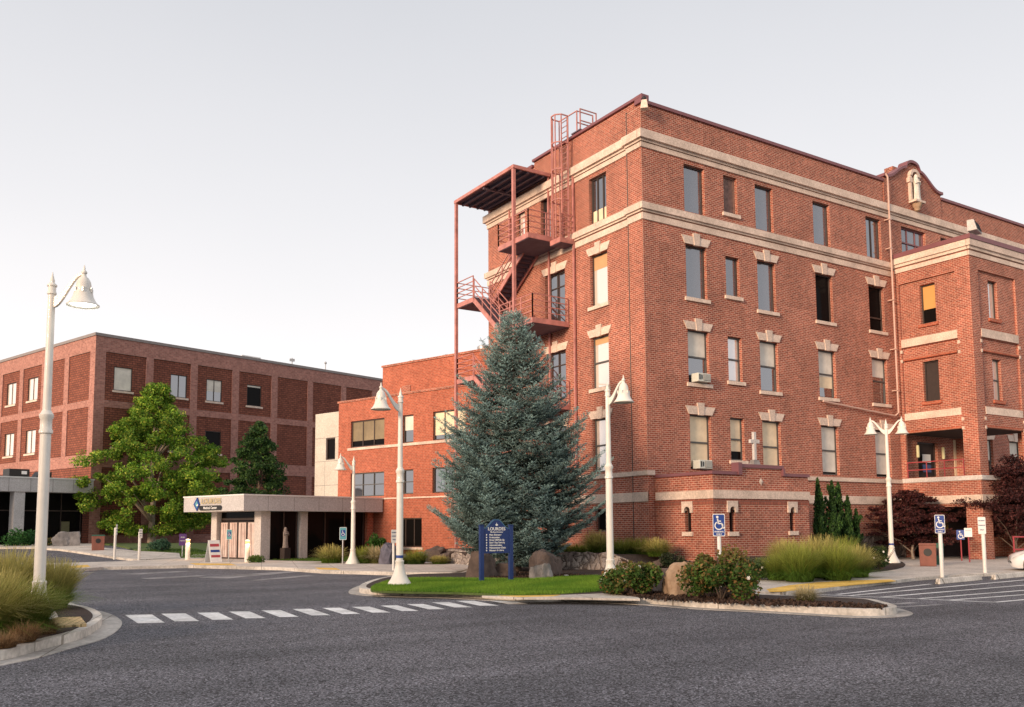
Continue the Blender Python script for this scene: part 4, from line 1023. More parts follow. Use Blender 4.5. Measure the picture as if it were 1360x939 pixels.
# beige block
BE = empty('beige_block', (0, 0, 0), 0, 'pale beige panelled block with one dark window between the brick buildings', 'building')
FB = Facade(BE, Vector(Q)+Vector((U2.x, U2.y, 0))*.3, AN2-math.pi/2, KM)
hb = (-4.98, -4.2, 5.22, 6.4)
m = MB(); FB.wall(m, -5.9, -3.45, ZB, 7.78, [hb], reveal=.15); m.quad(FB.P(-5.9, 0, ZB), FB.P(-5.9, 5, ZB), FB.P(-5.9, 5, 7.78), FB.P(-5.9, 0, 7.78)); m.quad(FB.P(-5.9, 0, 7.78), FB.P(-3.45, 0, 7.78), FB.P(-3.45, 5, 7.78), FB.P(-5.9, 5, 7.78))
m.build('panel_wall', M['beige'], BE)
m = MB()
for z in (6.42, 5.15, 3.85, 2.5): FB.box(m, -5.88, -3.5, -.004, .001, z-.012, z+.012)
for u in (-5.05,): FB.box(m, u-.01, u+.01, -.004, .001, 2.5, 5.13)
m.build('panel_joint', M['rock_grey'], BE)
window(FB, *hb, pane='glass_dark', sill=False, fd=.08)

# ================================================================== entrance canopy
EC = empty('entrance_pavilion', (0, 0, 0), 0, 'low flat roofed entrance pavilion with grey fascia, concrete columns and frosted doors', 'entrance')
KF = (11.51, 39.13, 0)
CF = Facade(EC, KF, AN2, KM); CL = Facade(EC, KF, AN2-math.pi/2, KM)
m = MB(); CF.box(m, 0, 8.02, 0, 4.8, 2.34, 3.0); m.build('canopy_roof', M['fascia'], EC)
m = MB(); CF.box(m, -.03, 8.02, -.03, 4.83, 3.0, 3.06); m.build('roof_trim', M['white'], EC)
m = MB()
for u in (1.25, 2.65, 4.05, 5.45, 6.85): CF.box(m, u-.008, u+.008, -.004, .002, 2.35, 2.99)
m.build('fascia_joint', M['rock_grey'], EC)
zf = 1.6-1.85/KM+.12/KM       # drawing height of the paving
cols = [(1.2, .45, .5, .5), (3.35, .45, .42, .42), (1.2, 3.95, .45, .45)]
for u, d, wu, wd in cols:
    m = MB(); CF.box(m, u, u+wu, d, d+wd, zf-.1, 2.34); m.build('column', M['column'], EC, bevel=.01)
m = MB(); CF.box(m, 7.55, 7.95, .6, 1.0, zf-.1, 2.34); m.build('column', M['brick_mid'], EC)
m = MB(); CF.box(m, 1.72, 3.3, .62, .66, zf, 2.33); CF.box(m, 3.8, 7.55, .8, .84, zf, 2.33); m.build('glazing', M['glass_dark'], EC)
m = MB()
CF.box(m, 1.45, 1.5, 1.0, 3.9, 1.95, 2.05); m.build('door_header', M['frame_dark'], EC)
for u in (1.75, 2.5, 3.2): m = MB(); CF.box(m, u, u+.05, .58, .62, zf, 2.33); m.build('mullion', M['frame_dark'], EC)
for u in (3.85, 5.0, 6.2, 7.4): m = MB(); CF.box(m, u, u+.05, .75, .8, zf, 2.33); m.build('mullion', M['frame_dark'], EC)
m = MB(); CF.box(m, 1.46, 1.5, .95, 3.95, zf, 2.33); m.build('door_surround', M['glass_dark'], EC)
for i in range(4):
    d0 = 1.05+i*.72
    dr = MB(); CF.box(dr, 1.38, 1.42, d0, d0+.68, zf+.02, 1.88)
    o = dr.build('sliding_door', M['frame_dark'], EC)
    g = MB(); CF.box(g, 1.365, 1.378, d0+.06, d0+.62, zf+.08, 1.84); g.build('frosted_pane', M['frost'], o)
    s = MB()
    for j in range(3):
        x = d0+.12+j*.17+rnd.uniform(-.03, .03)
        s.beam(CF.P(1.355, x, zf+.1), CF.P(1.355, x+rnd.uniform(-.09, .09), 1.8), .018, .008)
    s.build('etched_reed', M['board_brown'], o)
# sign on the canopy's left fascia
sg = empty('canopy_sign', CL.P(-2.7, -.03, 2.68), AN2-math.pi/2, 'raised gold letters and blue diamond emblem on the canopy fascia', 'sign')
m = MB()
m.prism([(-1.45, 0), (-1.1, .38), (-.85, 0), (-1.1, -.38)], -.03, 0); m.build('emblem', M['blue2'], sg)
m = MB(); m.prism([(-1.28, 0), (-1.1, .2), (-.98, 0), (-1.1, -.2)], -.045, -.031); m.build('emblem_centre', M['teal'], sg)
m = MB(); m.prism([(-1.12, -.05), (-1.02, .03), (-.93, -.05), (-1.02, -.12)], -.055, -.046); m.build('emblem_flame', M['white'], sg)
text('LOURDES', .40, sg, (.25, -.02, .14), M['gold'], bold=.008, squeeze=1.08)
m = MB(); pl_ = [(-.75+.13*math.cos(t), -.22+.13*math.sin(t)) for t in [math.pi/2+math.pi*i/8 for i in range(9)]]+[(1.15+.13*math.cos(t), -.22+.13*math.sin(t)) for t in [-math.pi/2+math.pi*i/8 for i in range(9)]]
m.prism(pl_, -.02, 0); m.build('name_plate', M['black'], sg)
text('Medical Center', .2, sg, (.2, -.026, -.22), M['white'], bold=.004)
pz = CF.P(2.35, .2, 0)
statue('robed_statue', (pz.x, pz.y, .75), 1.1, 'small pale robed statue beside the dark glazing of the entrance pavilion', ped=.63, rz=R(17), mat='statue_shade')

# ================================================================== left building
KL = 1.83
A0 = (6.01, 43.41, 0)
LB = empty('panelled_brick_building', (0, 0, 0), 0, 'three storey pink and brown brick building with square recessed panels', 'building')
FG = Facade(LB, A0, AN2, KL); FH_ = Facade(LB, A0, AN2-math.pi/2, KL)
pans = [(.48, 2.4), (2.76, 4.68), (5.05, 6.98), (7.38, 9.33), (9.72, 11.67), (12.03, 14.0), (14.36, 16.3), (16.7, 18.6)]
rowsz = [(7.33, 9.53), (4.9, 7.02), (1.3, 4.33)]
holes = [(a, b, c, d) for a, b in pans for c, d in rowsz]
pansL = [(.48, 2.55), (3.0, 4.62), (5.42, 7.5), (7.93, 10.0), (10.4, 12.4), (12.8, 14.9), (15.3, 17.4)]
holesl = [(-b, -a, c, d) for a, b in pansL for c, d in rowsz[:2]]
ZL = .8
m = MB(); FG.wall(m, 0, 19, ZL, 10.2, holes, reveal=.045); FH_.wall(m, -18, 0, 4.35, 10.2, holesl, reveal=.045)
m.quad(FG.P(19, 0, ZL), FG.P(19, 18, ZL), FG.P(19, 18, 10.2), FG.P(19, 0, 10.2))
m.quad(FH_.P(-18, 0, ZL), FH_.P(-18, 19, ZL), FH_.P(-18, 19, 10.2), FH_.P(-18, 0, 10.2))
m.build('brick_wall', M['brick_pink'], LB)
m = MB(); FH_.wall(m, -18, 0, ZL, 4.35, d=.02, reveal=0); m.build('lower_wall', M['brick_panel'], LB)
m = MB(); m.quad(FG.P(0, 0, 10.1), FG.P(19, 0, 10.1), FG.P(19, 18, 10.1), FG.P(0, 18, 10.1)); m.build('roof', M['grey_coping'], LB)
m = MB(); FG.box(m, -.05, 19, -.04, .2, 10.2, 10.33); FH_.box(m, -18, -.2, -.05, .2, 10.2, 10.33); m.build('coping', M['grey_coping'], LB)
def panel(F, u0, u1, z0, z1, win=None, **kw):
    m = MB(); F.wall(m, u0-.03, u1+.03, z0-.03, z1+.03, [win] if win else [], d=.045, reveal=.1)
    m.build('brick_panel', M['brick_panel'], LB)
    if win:
        f = Facade(LB, (0, 0, 0), F.a, F.k); f.O = Vector(F.P(0, .045, 0)); f.O.z = 0
        window(f, *win, **kw)
wk = [dict(pane='glass', blind=.99, blind_mat='blind'), dict(pane='glass', cols=2), dict(pane='glass', cols=2, blind=.55), dict(pane='glass_dark', cols=1, blind=.08)]
for i, (a, b) in enumerate(pans):
    for j, (c, d) in enumerate(rowsz):
        win = None; kw = {}
        if i < 4 and j < 2:
            o_ = (.42, .9, .52, .5)[i]; wd_ = .87
            win = (a+o_, a+o_+wd_, 7.83, 8.93) if j == 0 else (a+o_, a+o_+wd_, 5.25, 6.36)
            kw = dict(wk[i]) if j == 0 else dict(pane='glass_dark')
        panel(FG, a, b, c, d, win, fd=.06, **kw)
for i, (a, b) in enumerate(pansL):
    for j, (c, d) in enumerate(rowsz[:2]):
        win = None
        if i >= 2:
            cc = (a+b)/2; win = (-cc-.56, -cc+.56, 7.87, 9.0) if j == 0 else (-cc-.56, -cc+.56, 5.26, 6.42)
        panel(FH_, -b, -a, c, d, win, fd=.06, pane='glass_bright', cols=2)
# roof things
for u, d, lab in ((8.3, 1.5, 'white framed glass skylight on the left building roof'),):
    sk = empty('skylight', FG.P(u, d, 10.2), AN2, lab, 'skylight')
    m = MB(); m.add([(0, 0, 0), (2.6, 0, 0), (2.6, 1.2, 0), (0, 1.2, 0), (.5, .2, .95), (2.6, .2, .95), (2.6, 1.0, .95), (.5, 1.0, .95)], [(0, 1, 5, 4), (1, 2, 6, 5), (2, 3, 7, 6), (3, 0, 4, 7), (4, 5, 6, 7)])
    m.build('skylight_glass', M['glass_bright'], sk)
    m = MB()
    for x in (.0, .9, 1.75, 2.6): m.beam((x, 0, 0), (max(.5, x), .2, .97), .07)
    m.beam((.5, .2, .97), (2.6, .2, .97), .08); m.beam((.5, 1.0, .97), (2.6, 1.0, .97), .08); m.build('frame', M['white'], sk)
for u, h_, lab in ((11.2, 1.2, 'stubby antenna cluster on the roof beside the skylight'), (13.5, 1.3, 'thin roof mast on the far part of the left building')):
    an = empty('roof_antenna', FG.P(u, .8, 10.2), 0, lab, 'antenna')
    m = MB(); m.tube([(0, 0, 0), (0, 0, h_)], .05, 6); m.build('mast', M['galv'], an)
    m = MB(); m.box(-.25, .25, -.08, .08, h_-.35, h_-.1) if u < 12 else m.lathe([(.03, h_-.2), (.14, h_-.1), (.14, h_), (.03, h_+.1)], (0, 0, 0), 8)
    m.build('antenna_head', M['galv'], an)
    if u < 12:
        m = MB(); m.box(-1.6, -.5, 0, .7, 0, .45); m.build('equipment_box', M['galv'], an)
for i, s_ in enumerate((5.9, 6.9, 8.6, 9.2)):
    v = empty('roof_vent_pipe', FH_.P(-s_, .5, 10.2), 0, 'thin vent pipe sticking up from the left roof edge', 'vent pipe', 'vent pipes on the left roof edge')
    m = MB(); m.tube([(0, 0, 0), (0, 0, .38)], .07, 6); m.build('pipe', M['frame_dark'], v)
    m = MB(); m.lathe([(.11, .38), (.11, .45), (.03, .5)], (0, 0, 0), 8); m.build('cap', M['frame_dark'], v)

# lobby
LO = empty('lobby_pavilion', (0, 0, 0), 0, 'single storey glazed lobby with grey fascia at the left edge', 'lobby')
FO = Facade(LO, A0, AN2, KL)
zl = 1.6+(.69-1.85)/KL
m = MB(); FO.box(m, -12, -.03, -.35, 7, 3.14, 3.7); m.build('fascia_roof', M['fascia'], LO)
m = MB(); FO.box(m, -12, -.0, -.38, 7, 3.7, 3.75); m.build('roof_trim', M['white'], LO)
m = MB()
for u in (-.9, -1.75, -2.65, -3.5, -4.4, -5.3): FO.box(m, u-.01, u+.01, -.354, -.349, 3.15, 3.69)
m.build('fascia_joint', M['rock_grey'], LO)
for u in (-3.25, -6.6, -9.9): m = MB(); FO.box(m, u, u+.42, -.3, .12, zl-.1, 3.14); m.build('column', M['fascia'], LO)
m = MB(); FO.box(m, -12, -.02, .6, .65, zl-.1, 3.14); m.build('glazing', M['glass_dark'], LO)
for i in range(14): m = MB(); u = -.1-i*.85; FO.box(m, u-.03, u, .56, .6, zl, 3.14); m.build('mullion', M['frame_dark'], LO)
m = MB(); FO.box(m, -12, -.02, .55, .556, 2.35, 2.4); m.build('transom', M['frame_dark'], LO)
m = MB(); FO.box(m, -.95, -.6, .53, .55, zl+.35, zl+.95); m.build('interior_poster', simple('poster_olive', (.16, .15, .08), .7), LO)
ru = empty('rooftop_unit', FO.P(-2.9, 1.2, 3.75), AN2, 'black louvred rooftop unit on the lobby roof', 'rooftop unit')
m = MB(); m.box(0, 1.5, 0, 1.2, 0, .75); m.build('casing', M['black'], ru); m = MB(); m.box(.9, 1.3, -.02, -.001, .35, .6); m.build('label_plate', M['white'], ru)
m = MB(); m.add([(1.9, 0, 0), (3.2, 0, 0), (3.2, 1, 0), (1.9, 1, 0), (2.3, 0, .6), (3.2, 0, .6), (3.2, 1, .6), (2.3, 1, .6)], [(0, 1, 5, 4), (1, 2, 6, 5), (2, 3, 7, 6), (3, 0, 4, 7), (4, 5, 6, 7)]); m.build('intake_hood', M['black'], ru)

#PART2
# ================================================================== vegetation
def frames(n, up=0.0):
    a = nr.normal(size=(n, 3)); a[:, 2] *= (1-up); a /= np.linalg.norm(a, axis=1)[:, None]
    b = nr.normal(size=(n, 3)); b -= a*(a*b).sum(1)[:, None]; b /= np.linalg.norm(b, axis=1)[:, None]
    return a, b
def leafmesh(name, mat, parent, C, size, tint, up=.0, wr=.55):
    n = len(C); a, b = frames(n, up); s = size*nr.uniform(.7, 1.3, size=(n, 1))
    nrm = np.cross(a, b)
    V = np.stack([C-a*s*.5, C+b*s*wr*.5+nrm*s*.08, C+a*s*.5, C-b*s*wr*.5+nrm*s*.08], 1).reshape(-1, 3)
    Fc = np.arange(4*n).reshape(n, 4)
    return pyset(name, V, Fc, mat, parent, np.repeat(tint, 4, axis=0))
def mixcol(n, cols, w=None):
    cols = np.array(cols); idx = nr.choice(len(cols), size=n, p=w); c = cols[idx]*nr.uniform(.75, 1.25, size=(n, 1))
    return np.clip(c, 0, 1)
def env(prof, z):
    zs, rs = zip(*prof); return np.interp(z, zs, rs)
def limb_tree(name, label, cat, base, z0, prof, trunk_r, nclump, per, clump_r, leaf, cols, colw, bark='bark', group=None, seed=1, surface=.75, flat=.7, offs=(0, 0), trunk_h=None, limbs=9, clumpvar=.2):
    global nr; nr = np.random.default_rng(seed); rr = random.Random(seed)
    t = empty(name, (base[0], base[1], z0), 0, label, cat, group)
    H = prof[-1][0]; zlow = prof[0][0]; th = trunk_h or H*.75
    m = MB(); pts = [Vector((rr.uniform(-.05, .05)*i, rr.uniform(-.05, .05)*i, th*i/6)) for i in range(7)]
    m.tube(pts, [trunk_r*(1.25 if i == 0 else 1)*(1-.13*i) for i in range(7)], 10)
    for i in range(limbs):
        k = 1+int(4*i/limbs); p = pts[k]; a = rr.uniform(0, 6.28); zt = min(H*.95, p.z+rr.uniform(.15, .35)*H); r_ = env(prof, zt)*.75
        q = Vector((math.cos(a)*r_+offs[0], math.sin(a)*r_+offs[1], zt)); mid = (p+q)/2+Vector((0, 0, .15*(zt-p.z)))
        m.tube([p, mid, q], [trunk_r*.45, trunk_r*.28, trunk_r*.08], 6)
    m.build('trunk', M[bark], t, smooth=True)
    # clump centres
    Cs = []
    while len(Cs) < nclump:
        z = nr.uniform(zlow, H); R_ = env(prof, z)
        if nr.uniform() > (R_/max(r for _, r in prof))**1.0+.08: continue
        a = nr.uniform(0, 2*math.pi); r = R_*(surface+(1-surface)*nr.uniform(-1.8, 1.05)); r = max(0, r)
        Cs.append((math.cos(a)*r+offs[0]*z/H, math.sin(a)*r+offs[1]*z/H, z))
    Cs = np.array(Cs); V = []; T = []
    for c in Cs:
        n_ = int(per*nr.uniform(.6, 1.4)); cr2 = clump_r*nr.uniform(.6, 1.35)
        p = nr.normal(size=(n_, 3)); p /= np.linalg.norm(p, axis=1)[:, None]; p *= (nr.uniform(0, 1, size=(n_, 1))**.45)*cr2; p[:, 2] *= flat
        V.append(c+p); T.append(mixcol(n_, cols, colw)*nr.uniform(1-clumpvar, 1+clumpvar))
    leafmesh('crown', M['leaf'], t, np.concatenate(V), leaf, np.concatenate(T), up=.2)
    return t
def ter(x, y, base=0): return Vector((x, y, terr(x, y)+base))

# big tree in front of the left building
p = gp(201, 722)
p = Vector((p.x, p.y))*.985
limb_tree('leafy_tree', 'tall broad green tree with yellowing top in front of the left building', 'tree', p, terr(p.x, p.y)+.1,
          [(.9, 3.6), (2.4, 5.9), (4.6, 6.3), (6.3, 5.9), (7.4, 5.4), (8.4, 3.9), (9.8, 2.9), (11, 2.1), (12.2, 1.0), (13.2, .15)], .28, 480, 190, .62, .21,
          [(.14, .28, .028), (.25, .38, .04), (.085, .18, .022), (.42, .46, .07)], [.4, .27, .2, .13], 'bark_pale', seed=3, surface=.8, clumpvar=.3, offs=(.0, .0), limbs=14)
p = gp(339, 737)
p = Vector((p.x, p.y))*(62/ (p.x*FH.x+p.y*FH.y))
limb_tree('columnar_tree', 'narrow upright dark green tree behind the entrance canopy', 'tree', p, .1,
          [(1.0, 1.8), (2.5, 2.3), (4.5, 2.2), (6.0, 1.7), (7.6, .95), (9.2, .05)], .16, 240, 120, .42, .18,
          [(.030, .075, .022), (.045, .10, .025), (.08, .15, .03)], [.5, .35, .15], seed=5, surface=.8)
# dark red maples by the porch
p = gp(1213, 745)
limb_tree('red_maple', 'low weeping dark red maple in front of the brick porch', 'tree', p, .1,
          [(.8, 2.0), (1.5, 2.5), (2.2, 2.4), (2.8, 1.7), (3.4, .5)], .07, 180, 130, .46, .13,
          [(.075, .022, .022), (.115, .032, .030), (.04, .016, .016), (.16, .06, .05)], [.4, .25, .25, .1], 'bark_pale', 'dark red maples beside the porch', 8, .65, .25, trunk_h=2.0)
p = gp(1352, 745)
limb_tree('red_maple', 'taller dark red maple right of the brick porch', 'tree', p, .1,
          [(1.2, 1.9), (2.0, 2.5), (3.0, 2.4), (3.9, 1.8), (4.6, .9), (5.0, .2)], .08, 180, 150, .55, .13,
          [(.065, .020, .020), (.10, .030, .028), (.035, .015, .015), (.12, .05, .045)], [.4, .25, .28, .07], 'bark', 'dark red maples beside the porch', 9, .65, .4, trunk_h=2.6)

# blue spruce
def spruce():
    global nr; nr = np.random.default_rng(21)
    p = gp(685, 763.5); t = empty('blue_spruce', (p.x, p.y, .15), 0, 'large blue green spruce behind the blue directory sign', 'spruce')
    m = MB(); m.tube([(0, 0, -.1), (0, 0, .5), (.03, .02, 3), (0, 0, 6), (0, 0, 9.6)], [.24, .19, .15, .10, .02], 12); m.build('trunk', M['bark'], t, smooth=True)
    prof = [(.5, 1.4), (.9, 2.0), (1.5, 2.65), (2.2, 3.05), (3.2, 3.1), (4.6, 2.85), (5.7, 2.5), (6.8, 1.95), (7.9, 1.35), (8.8, .85), (9.5, .42), (10.1, .08)]
    P0 = []; P1 = []; TN = []; WD = []
    bm_ = MB()
    z = .55; k = 0
    while z < 10.0:
        R_ = env(prof, z); nb = int(10+R_*6.2)
        for j in range(nb):
            a = j*2*math.pi/nb+k*.9+nr.uniform(-.2, .2); Lb = R_*nr.choice([nr.uniform(.92, 1.10), nr.uniform(.66, .95)])*(1+.07*math.sin(3*a+z))
            if nr.uniform() < .05: Lb *= .6
            Lb *= 1+.09*math.sin(z*4.2+2*math.sin(a*2))
            up = .0+.8*max(0, (z-6)/4)**1.6-.16*max(0, 1-z/6)
            d = np.array([math.cos(a), math.sin(a), 0]); s_ = np.array([-math.sin(a), math.cos(a), 0])
            ns = max(4, int(Lb/.115)); zz = z+nr.uniform(-.07, .07)
            def axis(t_): return d*(Lb*t_)+np.array([0, 0, zz+Lb*(up*t_-.14*math.sin(math.pi*t_)+.16*t_**3)])
            if z < 9: bm_.tube([axis(0), axis(.5), axis(.9)], [.028, .016, .006], 4, caps=False)
            tone = nr.uniform(.82, 1.15)
            for i in range(ns+1):
                t_ = i/ns
                if t_ < .34: continue
                c = axis(t_); dd = axis(min(1, t_+.02))-axis(t_-.02); dd /= np.linalg.norm(dd)
                side = .42*Lb*(1-t_)**.55*(.45+.55*math.sin(math.pi*min(1, t_*1.15)))+.12
                for sg in (-1, 1):
                    tl = side*nr.uniform(.75, 1.2); dv = dd*.62+s_*sg*.85+np.array([0, 0, nr.uniform(-.12, .14)]); dv /= np.linalg.norm(dv)
                    nseg = max(1, int(tl/.14)); droop = nr.uniform(-.1, .05)
                    for q_ in range(nseg):
                        b0 = c+dv*(tl*q_/nseg)+np.array([0, 0, droop*(tl*q_/nseg)**2]); b1 = b0+dv*(tl/nseg*1.25)+np.array([0, 0, nr.uniform(-.005, .05)])
                        P0.append(b0); P1.append(b1); WD.append(.075)
                        inn = (t_*.55+.45*(q_+1)/nseg); TN.append((tone, inn))
                        if nr.uniform() < .8:      # small twig off the branchlet
                            dv2 = dv+np.array([nr.normal()*.6, nr.normal()*.6, nr.uniform(-.3, .35)]); dv2 /= np.linalg.norm(dv2)
                            P0.append(b0); P1.append(b0+dv2*.15); WD.append(.065); TN.append((tone*1.05, inn))
            e0 = axis(.95); P0.append(e0); P1.append(axis(1.0)+d*.12+np.array([0, 0, .03])); WD.append(.07); TN.append((1.12*tone, 1))
        z += .40 if z < 7.5 else .25; k += 1
    bm_.build('limb', M['bark'], t)
    P0 = np.array(P0); P1 = np.array(P1); WD = np.array(WD)[:, None]; TN = np.array(TN)
    n = len(P0); ax_ = P1-P0; L = np.linalg.norm(ax_, axis=1)[:, None]; ax_ /= L
    r = nr.normal(size=(n, 3)); x = np.cross(ax_, r); x /= np.linalg.norm(x, axis=1)[:, None]; y = np.cross(ax_, x)
    inner = np.array([.030, .056, .048]); outer = np.array([.34, .50, .475])  # tips frosted pale; inner needles also darkened as painted shade between boughs
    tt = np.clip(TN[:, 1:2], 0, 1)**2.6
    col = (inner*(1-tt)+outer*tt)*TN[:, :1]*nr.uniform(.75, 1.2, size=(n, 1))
    # thin core of each twig, then needles standing off it
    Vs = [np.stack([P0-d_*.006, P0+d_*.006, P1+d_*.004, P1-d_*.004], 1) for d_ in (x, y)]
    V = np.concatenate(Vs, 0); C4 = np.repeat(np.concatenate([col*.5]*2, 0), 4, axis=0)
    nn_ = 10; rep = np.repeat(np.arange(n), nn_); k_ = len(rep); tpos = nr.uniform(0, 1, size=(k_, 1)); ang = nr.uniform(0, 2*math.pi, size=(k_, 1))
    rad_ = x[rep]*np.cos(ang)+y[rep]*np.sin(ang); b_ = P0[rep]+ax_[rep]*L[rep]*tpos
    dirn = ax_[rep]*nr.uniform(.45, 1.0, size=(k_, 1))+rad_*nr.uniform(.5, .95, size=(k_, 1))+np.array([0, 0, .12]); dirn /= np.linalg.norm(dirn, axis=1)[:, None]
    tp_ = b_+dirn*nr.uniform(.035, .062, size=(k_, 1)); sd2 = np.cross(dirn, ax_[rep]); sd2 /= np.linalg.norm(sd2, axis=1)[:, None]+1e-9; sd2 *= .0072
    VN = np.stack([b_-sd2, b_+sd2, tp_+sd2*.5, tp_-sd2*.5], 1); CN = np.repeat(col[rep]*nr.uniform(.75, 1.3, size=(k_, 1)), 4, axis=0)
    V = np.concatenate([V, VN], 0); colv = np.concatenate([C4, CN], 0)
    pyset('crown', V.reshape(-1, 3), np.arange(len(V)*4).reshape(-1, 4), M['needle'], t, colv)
    print('spruce quads', len(V))
    return t
spruce()

# ornamental grass
def blades(P, n, rad, h, lean, w0, base, tip, seg=4, seedhead=0.0, tipvar=.2, flop=.55):
    """returns verts, quads, tints"""
    a = nr.uniform(0, 2*math.pi, n); r0 = rad*.42*np.sqrt(nr.uniform(0, 1, n)); L = h*nr.uniform(.55, 1.12, n)
    le = lean*nr.uniform(.1, 1.15, n); aa = a+nr.normal(size=n)*.5
    o = np.stack([np.cos(a)*r0, np.sin(a)*r0, np.zeros(n)], 1)+np.array([P[0], P[1], P[2]])
    d = np.stack([np.cos(aa), np.sin(aa), np.zeros(n)], 1); sd_ = np.stack([-np.sin(aa+nr.uniform(-1, 1, n)), np.cos(aa), np.zeros(n)], 1)
    V = []; T = []
    base = np.array(base); tip = np.array(tip); cv = nr.uniform(1-2*tipvar, 1+1.7*tipvar, size=(n, 1))
    for i in range(seg+1):
        t_ = i/seg; hor = le*L*(t_**1.7); ver = L*(t_-flop*(le**1.2)*t_**2.4)
        c = o+d*hor[:, None]; c[:, 2] += ver
        w_ = w0*(1-.85*t_)
        if seedhead and t_ > .7: w_ = w0*seedhead*(1.2-t_)
        V += [c-sd_*w_*.5, c+sd_*w_*.5]
        T += [(base*(1-t_)+tip*t_)*cv]*2
    V = np.stack(V, 1); T = np.stack(T, 1); k = 2*(seg+1)
    F_ = []
    for i in range(seg): F_.append(np.stack([np.arange(n)*k+2*i, np.arange(n)*k+2*i+1, np.arange(n)*k+2*i+3, np.arange(n)*k+2*i+2], 1))
    return V.reshape(-1, 3), np.concatenate(F_), T.reshape(-1, 3)
GR = {}
def grass(px, py, z, rad, h, n, label, kind='green', w0=.014, group='ornamental grass clumps', seed=0):
    global nr; h *= .91; nr = np.random.default_rng(100+seed)
    p = gp(px, py, z)
    base, tip, sh = {'green': ((.09, .17, .022), (.35, .38, .075), 0), 'gold': ((.12, .20, .025), (.56, .48, .17), 1.5), 'dry': ((.16, .09, .04), (.42, .26, .13), 0),
                     'blond': ((.20, .20, .07), (.62, .52, .32), 1.8), 'lime': ((.06, .11, .02), (.34, .36, .07), 0)}[kind]
    V, F_, T = blades((0, 0, 0), n, rad, h, min(1.0, rad/h*1.05), w0, base, tip, seedhead=sh)
    V2, F2_, T2 = blades((0, 0, 0), int(n*.6), rad*1.15, h*.62, 1.25, w0, np.array(base)*.9, np.array(base)*1.7)
    V = np.concatenate([V, V2]); F_ = np.concatenate([F_, F2_+len(V)-len(V2)]); T = np.concatenate([T, T2])
    o = pyset('grass_clump', V, F_, M['blade'], None, T, (p.x, p.y, terr(p.x, p.y)+z)); tag(o, label, 'ornamental grass', group)
    return o
G1 = 'tall grasses in the island at the left edge'
grass(-28, 848, .16, .95, 1.2, 4200, 'big grass mound cut by the left picture edge', 'gold', .012, G1, 1)
grass(26, 842, .16, .72, 1.0, 4200, 'dense green gold grass mound in front of the nearest lamp post', 'green', .012, G1, 2)
grass(72, 808, .16, .50, 1.12, 3200, 'grass mound right of the nearest lamp post', 'gold', .012, G1, 3)
grass(10, 812, .16, .8, 1.4, 4200, 'golden topped grass mound behind the front ones', 'gold', .012, G1, 4)
grass(-70, 812, .16, 1.1, 1.5, 2500, 'grass mound outside the left edge', 'gold', .013, G1, 5)
grass(30, 852, .16, .4, .38, 700, 'small dry brown grass tuft on the kerb side of the mulch', 'dry', .010, G1, 6)
grass(62, 842, .16, .28, .3, 600, 'small dry brown grass tuft beside the yellow paving', 'dry', .010, G1, 7)
grass(4, 860, .16, .35, .3, 500, 'small dry brown grass tuft at the left edge of the mulch', 'dry', .010, G1, 8)
G2 = 'grasses on top of the rubble wall'
for i, (x, y, r_, h_, kd, lb) in enumerate(((716, 735, .75, .55, 'gold', 'low golden grass under the spruce branches'), (748, 735, .7, .55, 'lime', 'leftmost lime green grass on the wall'), (794, 736, .85, 1.15, 'gold', 'tallest golden grass left of the white lamp post on the wall'),
        (768, 737, .6, .6, 'lime', 'short lime grass between two taller ones on the wall'), (828, 738, .75, .85, 'lime', 'lime grass just right of the lamp post on the wall'), (850, 738, .75, .9, 'lime', 'middle lime grass at the brick corner'), (873, 739, .75, .85, 'gold', 'rightmost golden grass on the wall'))):
    grass(x, y, .62, r_, h_, 1300, lb, kd, .02, G2, 20+i)
G3 = 'tall grasses beside the ramp'
for i, (x, y, r_, h_, kd, lb) in enumerate(((1036, 770, .72, 1.0, 'green', 'leftmost tall grass beside the ramp'), (1062, 772, .82, 1.35, 'green', 'tall green grass second from left beside the ramp'), (1088, 767, .8, 1.5, 'gold', 'tallest golden grass in the middle of the ramp grasses'),
        (1112, 770, .85, 1.3, 'green', 'green grass just right of the tallest ramp grass'), (1137, 766, .78, 1.15, 'gold', 'rightmost golden grass beside the ramp'), (1012, 766, .6, .7, 'lime', 'low lime grass left of the tall ramp grasses'), (1046, 760, .75, 1.35, 'gold', 'golden grass behind the leftmost ramp grasses'), (1122, 759, .8, 1.4, 'green', 'green grass at the back of the ramp grasses'))):
    grass(x, y, .12, r_, h_, 2000, lb, kd, .018, G3, 30+i)
grass(1070, 799, .15, .38, .42, 900, 'small blond grass tuft on the narrow kerbed tip', 'blond', .010, None, 40)
G4 = 'grasses around the entrance canopy'
for i, (x, y, r_, h_, kd, lb) in enumerate(((440, 748.5, .95, 1.05, 'gold', 'round golden grass right of the second canopy column'), (484, 749, .6, .95, 'green', 'dark green grass behind the small lamp post'), (503, 749, .85, 1.0, 'blond', 'pale blond grass left of the purple rock'),
        (533, 750, .5, .45, 'green', 'low green grass right of the purple rock'), (553, 750, .75, .85, 'lime', 'lime grass in front of the ground floor window'), (583, 750, .6, .5, 'gold', 'low golden grass left of the stone wall'))):
    grass(x, y, .1, r_, h_, 1100, lb, kd, .03, G4, 50+i)

